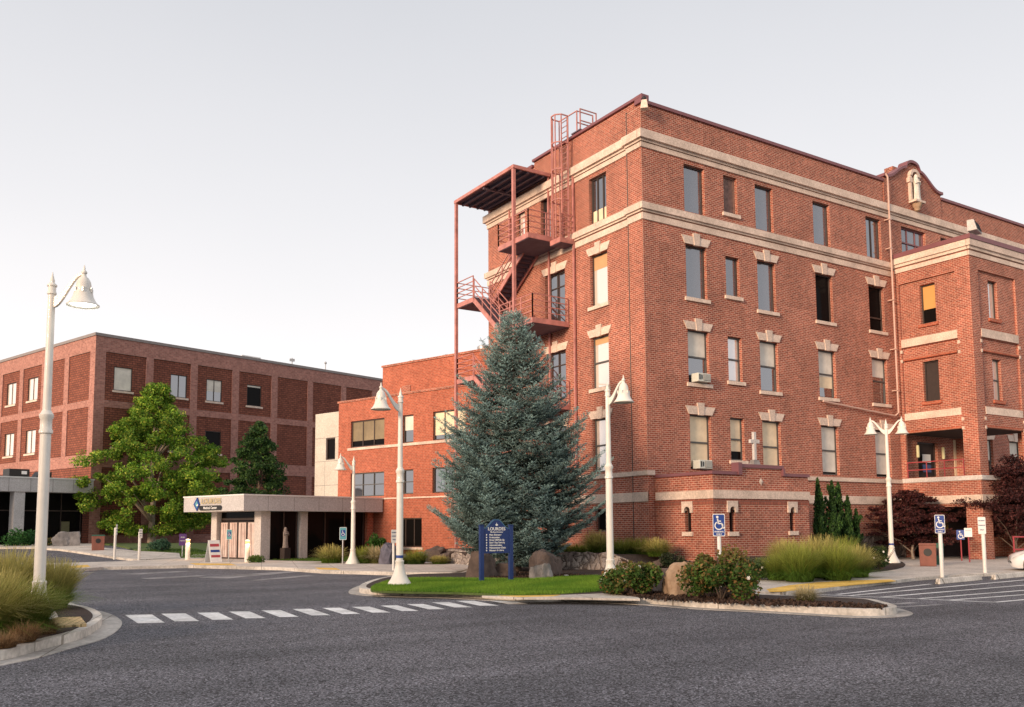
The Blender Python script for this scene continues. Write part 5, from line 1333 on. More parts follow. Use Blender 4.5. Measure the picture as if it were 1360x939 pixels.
def shrub(name, label, cat, px, py, z, rx, h, n, leaf, cols, w, flowers=0, seed=0, group=None, shape=None, fcol='flower', lumps=16):
    global nr; nr = np.random.default_rng(300+seed); rr = random.Random(seed)
    p = gp(px, py, z); s = empty(name, (p.x, p.y, terr(p.x, p.y)+z), 0, label, cat, group)
    m = MB()
    for i in range(9):
        a = rr.uniform(0, 6.28); r_ = rx*rr.uniform(.2, .75); m.tube([(0, 0, -.05), (math.cos(a)*r_*.5, math.sin(a)*r_*.5, h*.4), (math.cos(a)*r_, math.sin(a)*r_, h*.8)], [.022, .015, .006], 5)
    m.build('stem', M['bark'], s)
    cs = []
    for i in range(lumps):
        a = nr.uniform(0, 6.28); e = nr.uniform(0, 1); rr_ = rx*(.72)*math.sqrt(nr.uniform(.05, 1)); cs.append((math.cos(a)*rr_, math.sin(a)*rr_, h*(.28+.5*e*(1-(rr_/rx)**2)), rx*nr.uniform(.25, .42)))
    V = []; T = []
    for c in cs:
        k = n//lumps; q = nr.normal(size=(k, 3)); q /= np.linalg.norm(q, axis=1)[:, None]; q *= c[3]*nr.uniform(.35, 1, size=(k, 1))**.5; q += np.array(c[:3]); q[:, 2] = np.abs(q[:, 2])
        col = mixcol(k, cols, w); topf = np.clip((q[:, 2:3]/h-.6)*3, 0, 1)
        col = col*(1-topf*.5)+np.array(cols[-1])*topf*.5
        V.append(q); T.append(col*nr.uniform(.8, 1.2))
    leafmesh('foliage', M['leaf'], s, np.concatenate(V), leaf, np.concatenate(T), up=.3, wr=.65)
    for i in range(flowers):
        c = cs[i % len(cs)]; d = Vector((-.6+rr.uniform(-.5, .5), -.8+rr.uniform(-.4, .4), rr.uniform(.0, .8))).normalized()
        f = MB(); f.lathe([(.01, -.02), (.022, 0), (.028, .012), (.01, .02)], (0, 0, 0), 7)
        for j in range(6): a = j*1.05; f.add([(0, 0, .02), (.036*math.cos(a-.4), .036*math.sin(a-.4), .03), (.046*math.cos(a), .046*math.sin(a), .02), (.036*math.cos(a+.4), .036*math.sin(a+.4), .03)], [(0, 1, 2, 3)])
        o = f.build('blossom', M[fcol], s, Vector(c[:3])+d*(c[3]*1.02)); o.rotation_euler = d.to_track_quat('Z', 'Y').to_euler()
    return s
RB = [(.065, .135, .025), (.10, .19, .035), (.18, .17, .05), (.30, .17, .06)]
shrub('rose_bush', 'rounded rose bush with white blooms left of the tan boulder', 'bush', 840, 791, .15, .80, 1.0, 5200, .085, RB, [.42, .28, .15, .15], 5, 1, 'rose bushes beside the tan boulder')
shrub('rose_bush', 'wide rose bush with reddish tips right of the tan boulder', 'bush', 958, 797, .15, .95, 1.2, 7000, .085, RB, [.42, .25, .15, .18], 2, 2, 'rose bushes beside the tan boulder')
shrub('low_shrub', 'low pale leaved shrub between the big rose bush and the grasses', 'shrub', 1000, 768, .14, .8, .75, 2500, .08, [(.05, .10, .03), (.09, .15, .05), (.18, .20, .10)], [.5, .3, .2], 4, 3)
shrub('flowering_shrub', 'dark green shrub with white flowers at the double lamp post', 'shrub', 1170, 757, .12, .85, 1.0, 3400, .09, [(.025, .06, .018), (.05, .09, .025), (.09, .10, .03)], [.55, .3, .15], 10, 4)
shrub('green_shrub', 'bright green leafy shrub against the orange brick corner', 'shrub', 500, 741, .1, .7, 1.6, 1800, .14, [(.04, .12, .02), (.07, .18, .03)], [.5, .5], 0, 5)
shrub('clipped_shrub', 'rounded green shrub at the base of the lobby column', 'shrub', 30, 725, .08, 1.35, 1.25, 2600, .16, [(.03, .11, .025), (.05, .16, .04)], [.5, .5], 0, 6)
shrub('low_shrub', 'small blue green shrub beneath the leafy tree', 'shrub', 214, 731, .1, .9, .75, 1500, .13, [(.05, .12, .07), (.08, .16, .09)], [.5, .5], 0, 7)
shrub('low_shrub', 'tiny green shrub in front of the lobby glazing', 'shrub', 65, 725, .08, .7, .55, 900, .13, [(.05, .10, .03), (.20, .14, .05)], [.7, .3], 0, 8)
shrub('low_shrub', 'low leafy plant at the foot of the canopy corner column', 'shrub', 338, 748, .1, .55, .4, 700, .1, [(.05, .12, .02), (.12, .18, .04)], [.6, .4], 0, 9)
shrub('low_shrub', 'dark low shrub on the mulch mound before the brick annex', 'shrub', 893, 752, .3, .6, .5, 1200, .09, [(.03, .05, .02), (.07, .08, .04)], [.6, .4], 0, 10)

# juniper with several spires
def spires(name, label, cat, p, z0, sp, cols, seed, n_per=2400, leaf=.10):
    global nr; nr = np.random.default_rng(seed)
    t = empty(name, (p.x, p.y, z0), 0, label, cat); m = MB(); V = []; T = []
    for (dx, dy, h, r_) in sp:
        m.tube([(dx*.4, dy*.4, -.1), (dx, dy, h*.5), (dx, dy, h*.93)], [.05, .035, .01], 6)
        n = int(n_per*h/3); z = nr.uniform(0, 1, n)**.85; a = nr.uniform(0, 6.28, n); lump = 1+.42*np.sin(a*3+z*14)*np.sin(z*19+a*2)
        rr_ = r_*.62*np.sqrt(np.clip(1-z, 0, 1))*(.55+.45*np.clip(z*5, 0, 1))*lump*nr.uniform(.5, 1.05, n)
        V.append(np.stack([dx*np.clip(z*3, .4, 1)+np.cos(a)*rr_, dy+np.sin(a)*rr_, z*h], 1)); T.append(mixcol(n, cols))
        for q in range(int(13*h/3)):
            zt = nr.uniform(.12, .93); aq = nr.uniform(0, 6.28); ln = r_*nr.uniform(.7, 1.5)*(1.15-zt*.7); ns_ = 110
            tt_ = nr.uniform(0, 1, ns_); off = nr.normal(size=(ns_, 3))*.055*(1.25-tt_[:, None])
            o_ = np.stack([dx+np.cos(aq)*(.25*r_+ln*.62*tt_**.8), dy+np.sin(aq)*(.25*r_+ln*.62*tt_**.8), zt*h*.95+ln*.95*tt_**1.3], 1)
            V.append(o_+off); T.append(mixcol(ns_, cols)*nr.uniform(.8, 1.3))
    m.build('trunk', M['bark'], t); C = np.concatenate(V); T = np.concatenate(T); n = len(C)
    s = leaf*nr.uniform(.7, 1.3, size=(n, 1)); a = nr.normal(size=(n, 3))*.5+np.array([0, 0, 1.0]); a /= np.linalg.norm(a, axis=1)[:, None]
    b = nr.normal(size=(n, 3)); b -= a*(a*b).sum(1)[:, None]; b /= np.linalg.norm(b, axis=1)[:, None]
    Vv = np.stack([C-a*s*.5, C+b*s*.22, C+a*s*.8, C-b*s*.22], 1).reshape(-1, 3)
    pyset('foliage', Vv, np.arange(4*n).reshape(n, 4), M['leaf'], t, np.repeat(T, 4, axis=0)); return t
p = gp(1107, 752)
spires('juniper', 'dark green juniper with several pointed spires against the brick wall', 'juniper', p, .12,
       [(-1.0, -.1, 3.75, .42), (-.5, .15, 3.1, .42), (.08, 0, 3.65, .42), (.66, .1, 3.6, .45), (1.15, 0, 3.0, .38), (1.6, -.1, 2.4, .35), (-.4, -.35, 2.2, .5), (.7, -.35, 2.1, .5)],
       [(.022, .058, .018), (.035, .085, .022), (.07, .15, .03)], 61, 2600, .10)
p = gp(589, 741)
p = Vector((p.x, p.y))*1.0
spires('arborvitae', 'dark columnar arborvitae at the end of the orange brick wall', 'conifer', p, .1, [(0, 0, 4.2, .8), (.75, -.5, 3.8, .6), (-.4, .4, 4.0, .6)], [(.02, .05, .015), (.04, .09, .02)], 62, 3400, .14)

# lawn grass
def pip(poly, P):
    x, y = P[:, 0], P[:, 1]; c = np.zeros(len(P), bool); n = len(poly); j = n-1
    for i in range(n):
        xi, yi, xj, yj = poly[i].x, poly[i].y, poly[j].x, poly[j].y
        cond = ((yi > y) != (yj > y)) & (x < (xj-xi)*(y-yi)/(yj-yi+1e-12)+xi); c ^= cond; j = i
    return c
def turf(name, poly, z, n, h, wd, cols, seed):
    rg = np.random.default_rng(seed); xs = [p.x for p in poly]; ys = [p.y for p in poly]
    P = np.stack([rg.uniform(min(xs), max(xs), n*3), rg.uniform(min(ys), max(ys), n*3)], 1); P = P[pip(poly, P)][:n]; n = len(P)
    zt = np.array([terr(a, b) for a, b in P])+z
    a = rg.uniform(0, 6.28, n); le = rg.uniform(0, .6, n); hh = h*rg.uniform(.5, 1.2, n)
    b0 = np.stack([P[:, 0], P[:, 1], zt], 1); s_ = np.stack([np.cos(a), np.sin(a), a*0], 1)*wd; tp_ = b0+np.stack([-np.sin(a)*le*hh, np.cos(a)*le*hh, hh], 1)
    V = np.stack([b0-s_, b0+s_, tp_], 1).reshape(-1, 3)
    patch = .5+.5*np.sin(P[:, 0]*1.7+np.sin(P[:, 1]*1.3)*2)*np.sin(P[:, 1]*1.1)
    c = np.array(cols); T = (c[0]*(1-patch[:, None])+c[1]*patch[:, None])*rg.uniform(.7, 1.3, size=(n, 1))
    o = pyset(name, V, np.arange(3*n).reshape(n, 3), M['blade'], None, np.repeat(T, 3, axis=0)); tag(o, 'short green lawn grass on the central island' if n > 30000 else 'short grass behind the far pavement', 'grass', kind='stuff')
turf('lawn_grass', lawn_poly, .17, 90000, .075, .008, [(.11, .24, .022), (.22, .36, .04)], 5)
turf('back_lawn_grass', lw2[:9]+[Vector((20, 50)), Vector((16, 66))], .1, 24000, .09, .02, [(.06, .13, .02), (.11, .19, .03)], 6)
# mulch chips on the beds in front
def chips(name, poly, z, n, seed, size=.035):
    rg = np.random.default_rng(seed); xs = [p.x for p in poly]; ys = [p.y for p in poly]
    P = np.stack([rg.uniform(min(xs), max(xs), n*2), rg.uniform(min(ys), max(ys), n*2)], 1); P = P[pip(poly, P)][:n]; n = len(P)
    a, b = frames(n); a *= size*rg.uniform(.5, 1.3, size=(n, 1)); b *= size*.4; c = np.stack([P[:, 0], P[:, 1], np.full(n, z)+rg.uniform(0, .03, n)], 1)
    V = np.stack([c-a-b, c+a-b, c+a+b, c-a+b], 1).reshape(-1, 3); T = np.array([(.075, .045, .032)])*rg.uniform(.3, 1.9, size=(n, 1))
    o = pyset(name, V, np.arange(4*n).reshape(n, 4), M['blade'], None, np.repeat(T, 4, axis=0)); tag(o, 'dark bark mulch chips in the kerbed beds', 'mulch', kind='stuff')
near = [gp(x, y, .16) for x, y in ((-60, 868), (50, 846), (68, 838), (66, 822), (72, 806), (50, 796), (-60, 790))]
chips('mulch_chips', near, .165, 9000, 3)
chips('mulch_chips', [gp(x, y, .16) for x, y in ((800, 788), (860, 795), (1000, 803), (1170, 808), (1180, 805), (1085, 800), (1010, 797), (985, 775), (900, 766), (850, 768), (660, 759), (640, 768), (700, 769), (745, 767), (800, 765), (850, 772))], .16, 22000, 4, .045)

# ================================================================== rocks
def rock(label, px, py, z, sx, sy, sz, mat, seed, group=None, rz=0, name='boulder'):
    rr = random.Random(seed); p = gp(px, py, z); bm = bmesh.new(); bmesh.ops.create_icosphere(bm, subdivisions=4, radius=1)
    planes = [((Vector(q)+Vector((rr.gauss(0, .2), rr.gauss(0, .2), rr.gauss(0, .16)))).normalized(), rr.uniform(.52, .64)) for q in ((1, 0, 0), (-1, 0, 0), (0, 1, 0), (0, -1, 0), (0, 0, 1))]
    planes += [(Vector((rr.gauss(0, 1), rr.gauss(0, 1), rr.gauss(0, .8))).normalized(), rr.uniform(.66, .86)) for _ in range(12)]
    from mathutils import noise
    for v in bm.verts:
        c = v.co.copy()
        for n_, d_ in planes:
            k = c.dot(n_)
            if k > d_: c -= n_*(k-d_)*.97
        c += c.normalized()*(noise.noise(c*2.2+Vector((seed, 0, 0)))*.09+noise.noise(c*6+Vector((0, seed, 0)))*.05+noise.noise(c*14)*.025)
        c *= 1.35; v.co = Vector((c.x*sx, c.y*sy, max(-.3, c.z)*sz))
    me = bpy.data.meshes.new(name); bm.to_mesh(me); bm.free(); me.materials.append(M[mat]); me.polygons.foreach_set('use_smooth', [True]*len(me.polygons)); me.set_sharp_from_angle(angle=R(13))
    o = link(name, me, None, (p.x, p.y, terr(p.x, p.y)+z-.04+sz*.2), rz); tag(o, label, 'boulder', group); return o
rock('upright tan boulder between the two rose bushes', 904, 791, .15, .43, .4, .74, 'rock_tan', 6, rz=R(-33))
rock('dark boulder leaning behind the tan one', 890, 786, .15, .45, .4, .6, 'rock_dark', 8, rz=.2)
GS = 'dark boulders under the spruce'
rock('squarish brown boulder behind the left post of the blue sign', 640, 767, .15, .62, .5, .75, 'rock_dark', 12, GS, .4)
rock('large dark boulder right of the spruce trunk', 724, 765, .15, .62, .5, .78, 'rock_dark', 15, GS, .2)
rock('small grey pointed rock in front of the large dark boulder', 720, 769, .15, .32, .3, .5, 'rock_grey', 18, GS, .1)
rock('dark low rock left of the spruce trunk', 672, 766, .15, .5, .4, .5, 'rock_dark', 19, GS, .9)
rock('grey boulder in front of the lobby glazing', 86, 725, .1, .95, .6, .95, 'rock_grey', 21)
rock('bluish purple boulder beside the lamp post at the orange building', 517, 750, .1, .42, .4, 1.0, 'rock_purple', 25)
GW = 'brown rocks at the left end of the stone wall'
for i, (x, y, s_, lb) in enumerate(((540, 747, .35, 'leftmost brown rock below the ground floor window'), (562, 747, .5, 'round brown rock below the dark arborvitae'), (577, 747, .62, 'biggest brown rock left of the stone wall'), (591, 749, .45, 'brown rock touching the stone wall end'), (601, 744, .5, 'brown rock behind the end of the stone wall'))):
    rock(lb, x, y, .1, s_*.9, s_*.8, s_*1.1, 'rock_grey' if i in (0, 1) else 'rock_dark', 40+i, GW, i)
GM = 'dark rocks on the mulch mound'
for i, (x, y, z_, s_, lb) in enumerate(((884, 749, .35, .3, 'leftmost dark rock on the mulch mound'), (915, 756, .2, .38, 'broad dark rock in the middle of the mulch mound'), (937, 757, .15, .25, 'rightmost small dark rock on the mulch mound'))):
    rock(lb, x, y, z_, s_*1.3, s_, s_*.8, 'rock_dark', 60+i, GM, i)
rock('small white stone on the mulch right of the spruce', 752, 766.5, .15, .08, .07, .12, 'statue', 71, name='stone')

# ================================================================== lamp posts
def lamp(label, px, py, z, H, az, two=False, ring=None, lit=False, k=1.0, plate=False):
    p = gp(px, py, z)*k; t = empty('street_lamp', (p.x, p.y, terr(p.x, p.y)+z), R(az), label, 'street lamp', 'cream bell shaded lamp posts')
    m = MB(); m.lathe([(.34, -.05), (.34, .05), (.325, .10), (.26, .19), (.18, .36), (.135, .54), (.12, .66), (.13, .68), (.13, .72), (.104, .74)], (0, 0, 0), 24); m.build('base', M['lamp'], t, smooth=True)
    hc = H*.60
    m = MB(); m.tube([(0, 0, .7), (0, 0, hc)], [.104, .096], 16); m.tube([(0, 0, hc), (0, 0, H)], [.078, .064], 16)
    m.build('shaft', M['lamp'], t, smooth=True)
    m = MB(); m.lathe([(.098, hc-.32), (.122, hc-.30), (.122, hc-.25), (.104, hc-.22), (.104, hc-.04), (.128, hc), (.128, hc+.06), (.10, hc+.09), (.086, hc+.13), (.078, hc+.13)], (0, 0, 0), 20); m.build('collar', M['lamp'], t, smooth=True)
    m = MB(); m.lathe([(.066, H-.16), (.085, H-.14), (.085, H-.11), (.072, H-.09), (.072, H), (.09, H+.01), (.09, H+.04), (.045, H+.08), (.045, H+.12), (.02, H+.22), (.004, H+.30)], (0, 0, 0), 16); m.build('finial', M['lamp'], t, smooth=True)
    if ring:
        m = MB(); m.lathe([(.106, ring), (.109, ring+.01), (.109, ring+.07), (.106, ring+.08)], (0, 0, 0), 18); m.build('band', M['blue2'], t)
    for s in ((1, -1) if two else (1,)):
        m = MB(); pts = []
        for i in range(13):
            q = i/12; x = .06+.58*q; zz = H-.30+.52*sstep((q-.02)/.93)
            pts.append((x*s, zz, .17*(1-q)**1.1+.05))
        n = len(pts); vs = []
        for x, zz, hh in pts:
            for y_ in (-.028, .028): vs += [(x, y_, zz-hh/2), (x, y_, zz+hh/2)]
        fs = [(0, 1, 3, 2), (4*n-4, 4*n-2, 4*n-1, 4*n-3)]
        for i in range(n-1):
            a = 4*i; fs += [(a, a+4, a+5, a+1), (a+2, a+3, a+7, a+6), (a+1, a+5, a+7, a+3), (a, a+2, a+6, a+4)]
        m.add(vs, fs); arm = m.build('arm', M['lamp'], t, smooth=True, bevel=.008)
        zb = H-.46
        prof = [(.325, 0), (.33, .02), (.305, .035), (.25, .10), (.205, .19), (.185, .27), (.18, .30), (.155, .31), (.155, .42), (.14, .50), (.10, .57), (.055, .61), (.04, .66), (.06, .68), (.06, .71), (.025, .75), (.02, .80), (.004, .86)]
        m = MB(); m.lathe(prof, (0, 0, 0), 28, cap=False); 
        m.lathe([(.315, .015), (.24, .09), (.19, .19), (.12, .24)], (0, 0, 0), 28, cap=False)
        sh = m.build('lamp_shade', M['lamp'], t, (.66*s, 0, zb+.06), smooth=True); sh.scale = (.9, .9, .94)
        for i in range(6):
            a = i*math.pi/3; c, sn = math.cos(a), math.sin(a); m = MB(); m.box(.18*c-.02, .18*c+.02, .18*sn-.02, .18*sn+.02, .27, .37)
            m.build('shade_lug', M['lamp'], sh)
        m = MB(); m.lathe([(.27, .055), (.24, .03), (.12, .008), (.01, 0)], (0, 0, 0), 24, cap=False); m.build('lens', M['lit'] if lit else M['lens'], sh, smooth=True)
    if plate:
        m = MB(); m.box(-.24, .24, -.02, .02, hc+.5, hc+.9); m.build('notice_plate', M['white'], t)
    return t
hd = lambda deg: deg      # headings in degrees; image right is YAW-90
RT = math.degrees(YAW)-90
lamp('nearest tall lamp post in the grasses at the left edge, its lamp lit', 50, 824, .15, 6.36, RT-8, lit=True)
lamp('lamp post with blue band on the left tip of the grass island', 530.5, 778, .15, 5.5, RT+180+38, ring=.80)
lamp('lamp post rising from the rose bush in front of the brick corner', 811, 777, .15, 5.62, RT-52, ring=None)
lamp('double headed lamp post beside the dark red maple', 1185, 748, .12, 6.15, RT-12, two=True, ring=.8)
lamp('smallest single lamp post beside the entrance canopy', 468.5, 749.5, .1, 4.85, RT+180+30)
lamp('lamp post whose head is hidden in the leafy tree', 149, 726, .1, 5.0, RT+20, k=1.2)

# bollard lights
for i, (x, y, lb) in enumerate(((249, 743.5, 'glowing bollard light left of the leaning notice board'), (328, 747, 'glowing bollard light in front of the frosted doors'))):
    p = gp(x, y, .12); b = empty('bollard_light', (p.x, p.y, terr(p.x, p.y)+.12), 0, lb, 'bollard light', 'white bollard lights at the entrance')
    m = MB(); m.lathe([(.13, 0), (.13, .9), (.115, .91), (.115, .93)], (0, 0, 0), 16); m.build('bollard', M['post_white'], b, smooth=True)
    m = MB(); m.lathe([(.105, .93), (.105, 1.08)], (0, 0, 0), 16); m.build('lens', M['warm_lit'], b, smooth=True)
    m = MB(); m.lathe([(.13, 1.08), (.13, 1.12), (.05, 1.16)], (0, 0, 0), 16); m.build('cap', M['post_white'], b, smooth=True)
    l = bpy.data.lights.new('bollard_lamp', 'POINT'); l.energy = 28; l.color = (1, .55, .22); l.shadow_soft_size = .12
    lo = bpy.data.objects.new('bollard_lamp', l); COL.objects.link(lo); lo.parent = b; lo.location = (0, -.25, 1.0)

# ================================================================== signs
def facing(p, turn=0): return math.atan2(-p.y, -p.x)+math.pi/2+R(turn)
def wheelchair(par, x, z, s, mat, y=-.004):
    m = MB()
    def bar(a, b, w=.09):
        a = Vector((x+a[0]*s, 0, z+a[1]*s)); b = Vector((x+b[0]*s, 0, z+b[1]*s)); d = (b-a).normalized(); n = Vector((-d.z, 0, d.x))*w*s/2; e = d*w*s*.3
        m.add([(q.x, y, q.z) for q in (a-n-e, b-n+e, b+n+e, a+n-e)], [(0, 1, 2, 3)])
    bar((-.08, .28), (-.04, -.05)); bar((-.04, -.05), (.2, -.05)); bar((.2, -.05), (.3, -.38)); bar((.3, -.38), (.4, -.34)); bar((-.06, .12), (.14, .12), .07)
    for i in range(12):
        a0 = R(120+i*22); a1 = R(120+(i+1)*22); c = (0, -.2); r0, r1 = .24*s, .32*s
        m.add([(x+c[0]*s+math.cos(a)*r, y, z+c[1]*s+math.sin(a)*r) for a, r in ((a0, r0), (a1, r0), (a1, r1), (a0, r1))], [(0, 1, 2, 3)])
    m.add([(x-.1*s+.09*s*math.cos(t), y-.001, z+.42*s+.09*s*math.sin(t)) for t in [k*math.pi/5 for k in range(10)]], [tuple(range(10))])
    m.build('wheelchair_symbol', mat, par)
def rrect(w, h, r, z0=0, n=4):
    out = []
    for cx, cz, a0 in ((w/2-r, h-r, 0), (-w/2+r, h-r, 90), (-w/2+r, r, 180), (w/2-r, r, 270)):
        for i in range(n+1): a = R(a0+90*i/n); out.append((cx+r*math.cos(a), z0+cz+r*math.sin(a)))
    return out
def post_sign(label, px, py, z, H, w, h, kind, pr=.055, turn=0, group=None):
    p = gp(px, py, z); s = empty('parking_sign', (p.x, p.y, terr(p.x, p.y)+z), facing(p, turn), label, 'parking sign', group)
    m = MB(); m.lathe([(pr, -.05), (pr, H-h*.35), (pr*.6, H-h*.35+.03)], (0, 0, 0), 12); m.build('post', M['post_white'] if pr > .03 else M['galv'], s, smooth=True)
    b0 = H-h; yf = -pr-.012
    edge, face = {'blue': ('white', 'blue2'), 'white': ('white', 'white'), 'teal': ('white', 'teal'), 'purple': ('purple', 'purple')}[kind]
    m = MB(); m.prism(rrect(w, h, .03, b0), yf, -pr); m.build('plate', M[edge], s)
    if kind != 'white': m = MB(); m.prism(rrect(w*.9, h*.94, .025, b0+h*.03), yf-.002, yf); m.build('sign_face', M[face], s)
    if kind == 'blue':
        wheelchair(s, 0, b0+h*.60, h*.62, M['white'], yf-.004); text('PARKING', w*.17, s, (0, yf-.003, b0+h*.2), M['white'], bold=.002); text('ONLY', w*.17, s, (0, yf-.003, b0+h*.09), M['white'], bold=.002)
    if kind == 'teal':
        m = MB(); m.prism(rrect(w*.6, h*.5, .03, b0+h*.28), yf-.004, yf-.002); m.build('symbol_panel', M['blue2'], s); wheelchair(s, 0, b0+h*.53, h*.4, M['white'], yf-.006)
    if kind == 'white':
        for i, tx in enumerate(('PATIENT', 'PARKING', 'ONLY')): text(tx, w*.2, s, (0, yf-.003, b0+h*(.78-.27*i)), M['blue'], bold=.002)
    if kind == 'purple':
        text('FIND', w*.24, s, (0, yf-.004, b0+h*.7), M['white'], bold=.002); text('PARKING', w*.17, s, (0, yf-.004, b0+h*.4), M['white'], bold=.002)
    return s
post_sign('blue wheelchair parking sign behind the large rose bush', 957, 788, .15, 1.98, .30, .56, 'blue', .05, 4)
post_sign('blue wheelchair parking sign on a white post at the wheel stops', 1251.5, 765, .1, 2.05, .31, .62, 'blue', .065, 3)
post_sign('white lettered parking sign on the rightmost white post', 1308.5, 761, .1, 1.98, .26, .60, 'white', .065, -20)
post_sign('teal wheelchair sign on a thin post among the canopy grasses', 455, 751, .1, 1.75, .32, .58, 'teal', .028, 5)
post_sign('white parking sign on a white post behind the blue banded lamp', 522.5, 758, .12, 1.62, .24, .52, 'white', .05, 20)
post_sign('teal wheelchair sign in front of the canopy doors', 303.5, 747, .12, 1.65, .26, .50, 'teal', .028, 5)
post_sign('white post with a narrow edge on parking plate below the leafy tree', 152, 742, .12, 1.95, .14, .6, 'white', .07, 60)
post_sign('second white post with parking plate right of the leafy tree lamp', 184.5, 744, .12, 1.7, .22, .5, 'white', .07, 40)
post_sign('small purple sign left of the glowing bollard', 242, 740, .1, 1.4, .42, .70, 'purple', .03, 5)
# wall notices by the porch entry
for x, y, z_, w_, h_, mt, lb in ((1277.5, 745, 1.0, .34, .45, 'blue2', 'square blue wheelchair notice at the dark porch entry'), (1288, 747, 1.15, .32, .40, 'white', 'small white notice on a red post beside the porch pier')):
    p = gp(x, y, .1); s = empty('notice_sign', (p.x, p.y, .1), facing(p), lb, 'notice')
    m = MB(); m.box(-w_/2, w_/2, -.02, 0, z_, z_+h_); m.build('plate', M[mt], s)
    if mt == 'blue2': wheelchair(s, 0, z_+h_*.5, h_*.8, M['white'], -.024)
    else: text('NOTICE', .06, s, (0, -.023, z_+h_*.7), M['blue'])
    m = MB(); m.tube([(0, .03, 0), (0, .03, z_+.1)], .03, 8); m.build('post', M['red_rail'], s)
# leaning notice board
p = gp(284, 746.5, .13); s = empty('notice_board', (p.x, p.y, .13), facing(p, 25), 'white sandwich board with red and blue text leaning by the canopy column', 'notice board')
m = MB(); m.add([(-.30, -.3, 0), (.30, -.3, 0), (.30, -.26, 0), (-.30, -.26, 0), (-.30, .06, 1.1), (.30, .06, 1.1), (.30, .1, 1.1), (-.30, .1, 1.1)], [(3, 2, 1, 0), (4, 5, 6, 7), (0, 1, 5, 4), (1, 2, 6, 5), (2, 3, 7, 6), (3, 0, 4, 7)])
m.build('board', M['white'], s)
m = MB(); m.add([(-.28, .45, 0), (.28, .45, 0), (.28, .47, 0), (-.28, .47, 0), (-.28, .09, 1.08), (.28, .09, 1.08), (.28, .11, 1.08), (-.28, .11, 1.08)], [(3, 2, 1, 0), (4, 5, 6, 7), (0, 1, 5, 4), (1, 2, 6, 5), (2, 3, 7, 6), (3, 0, 4, 7)]); m.build('rear_leg', M['white'], s)
for i, (z_, hh, mt) in enumerate(((.78, .14, 'sign_red'), (.5, .12, 'blue2'), (.24, .12, 'sign_red'))):
    y0 = -.3+.36*z_/1.1-.006; y1 = -.3+.36*(z_+hh)/1.1-.006
    m = MB(); m.quad((-.24, y0, z_), (.24, y0, z_), (.24, y1, z_+hh), (-.24, y1, z_+hh)); m.build('text_band', M[mt], s)
# blue directory sign
pa = gp(639.5, 773, .17); pb = gp(678.5, 771.5, .17); c = (pa+pb)/2; wid = (pb-pa).length
s = empty('directory_sign', (c.x, c.y, .17), math.atan2(pb.y-pa.y, pb.x-pa.x), 'blue directory sign with arched top standing on the lawn', 'sign')
hw = wid/2
for sx in (-1, 1):
    m = MB(); m.box(sx*hw-.065, sx*hw+.065, -.06, .06, -.05, 1.70); m.box(sx*hw-.075, sx*hw+.075, -.07, .07, 1.70, 1.73); m.build('post', M['blue'], s, bevel=.01)
m = MB(); pl_ = [(-hw+.067, .86), (hw-.067, .86), (hw-.067, 1.62)]
for i in range(21):
    x = (hw-.067)*(1-i/10); t_ = abs(x)/(hw-.067); pl_.append((x, 1.64+.26*(1-sstep((t_-.12)/.80))))
pl_ += [(-hw+.067, 1.62)]
m.prism(pl_, -.035, .035); m.build('panel', M['blue'], s)
m = MB(); edge = pl_[2:-1]
for a, b in zip(edge[:-1], edge[1:]): m.beam((a[0], -.037, a[1]-.02), (b[0], -.037, b[1]-.02), .006, .008)
m.build('edge_line', M['teal'], s)
m = MB(); m.prism([(-.045, 1.715), (.0, 1.69), (.05, 1.715), (.035, 1.75), (.012, 1.735), (0, 1.76), (.01, 1.80), (-.012, 1.77), (-.02, 1.74), (-.035, 1.745)], -.04, -.036); m.build('emblem', M['white'], s)
text('LOURDES', .135, s, (0, -.037, 1.60), M['white'], bold=.003)
text('Medical Center', .068, s, (0, -.037, 1.505), M['white'], bold=.001)
for i, tx in enumerate(('Main Entrance', 'Registration', 'Drop Off/Pick Up', 'Same Day Surgery', 'Administration', 'Pulmonology Clinic', 'Massage Services')):
    z_ = 1.42-i*.079; text(tx, .072, s, (-.25, -.037, z_), M['white'], align='LEFT', bold=.0022, squeeze=.95)
    m = MB(); m.prism([(-.36, z_-.022), (-.335, z_-.022), (-.335, z_), (-.32, z_), (-.3475, z_+.028), (-.375, z_), (-.36, z_)], -.04, -.036); m.build('arrow', M['white'], s)

# bins, rail, wheel stops
def bin_(label, px, py, z, body, side, w_=.62, h_=.95, rz=0):
    p = gp(px, py, z); b = empty('litter_bin', (p.x, p.y, terr(p.x, p.y)+z), facing(p, rz), label, 'litter bin')
    m = MB(); m.box(-w_/2, w_/2, -w_/2, w_/2, 0, h_, top=(-.02, -.02)); m.build('body', M[body], b, bevel=.03)
    m = MB(); m.box(-w_/2-.04, w_/2+.04, -w_/2-.04, w_/2+.04, h_, h_+.07, top=(.03, .03)); m.build('lid', M[side], b, bevel=.015)
    m = MB(); m.add([(.16*math.cos(t), -w_/2-.022, h_*.66+.16*math.sin(t)) for t in [k*math.pi/9 for k in range(18)]], [tuple(range(18))]); m.build('opening', M['black'], b)
    return b
bin_('brown litter bin with a round opening beneath the porch', 1233, 752, .1, 'brown', 'brown', .62, .88)
bin_('dark green litter bin just right of the brown one', 1246, 750, .1, 'green', 'green', .45, .85)
bin_('green and brown litter bin behind the far left lamp post', 130, 731, .1, 'brown', 'green', .75, .95)
p = gp(1348, 748, .1); rr_ = empty('cart_rail', (p.x, p.y, .1), R(RT+8), 'red pipe railing beside the white car', 'railing')
for x in (0, .9, 1.8): m = MB(); m.tube([(x, 0, 0), (x, 0, 1.15)], .035, 8); m.build('post', M['red_rail'], rr_)
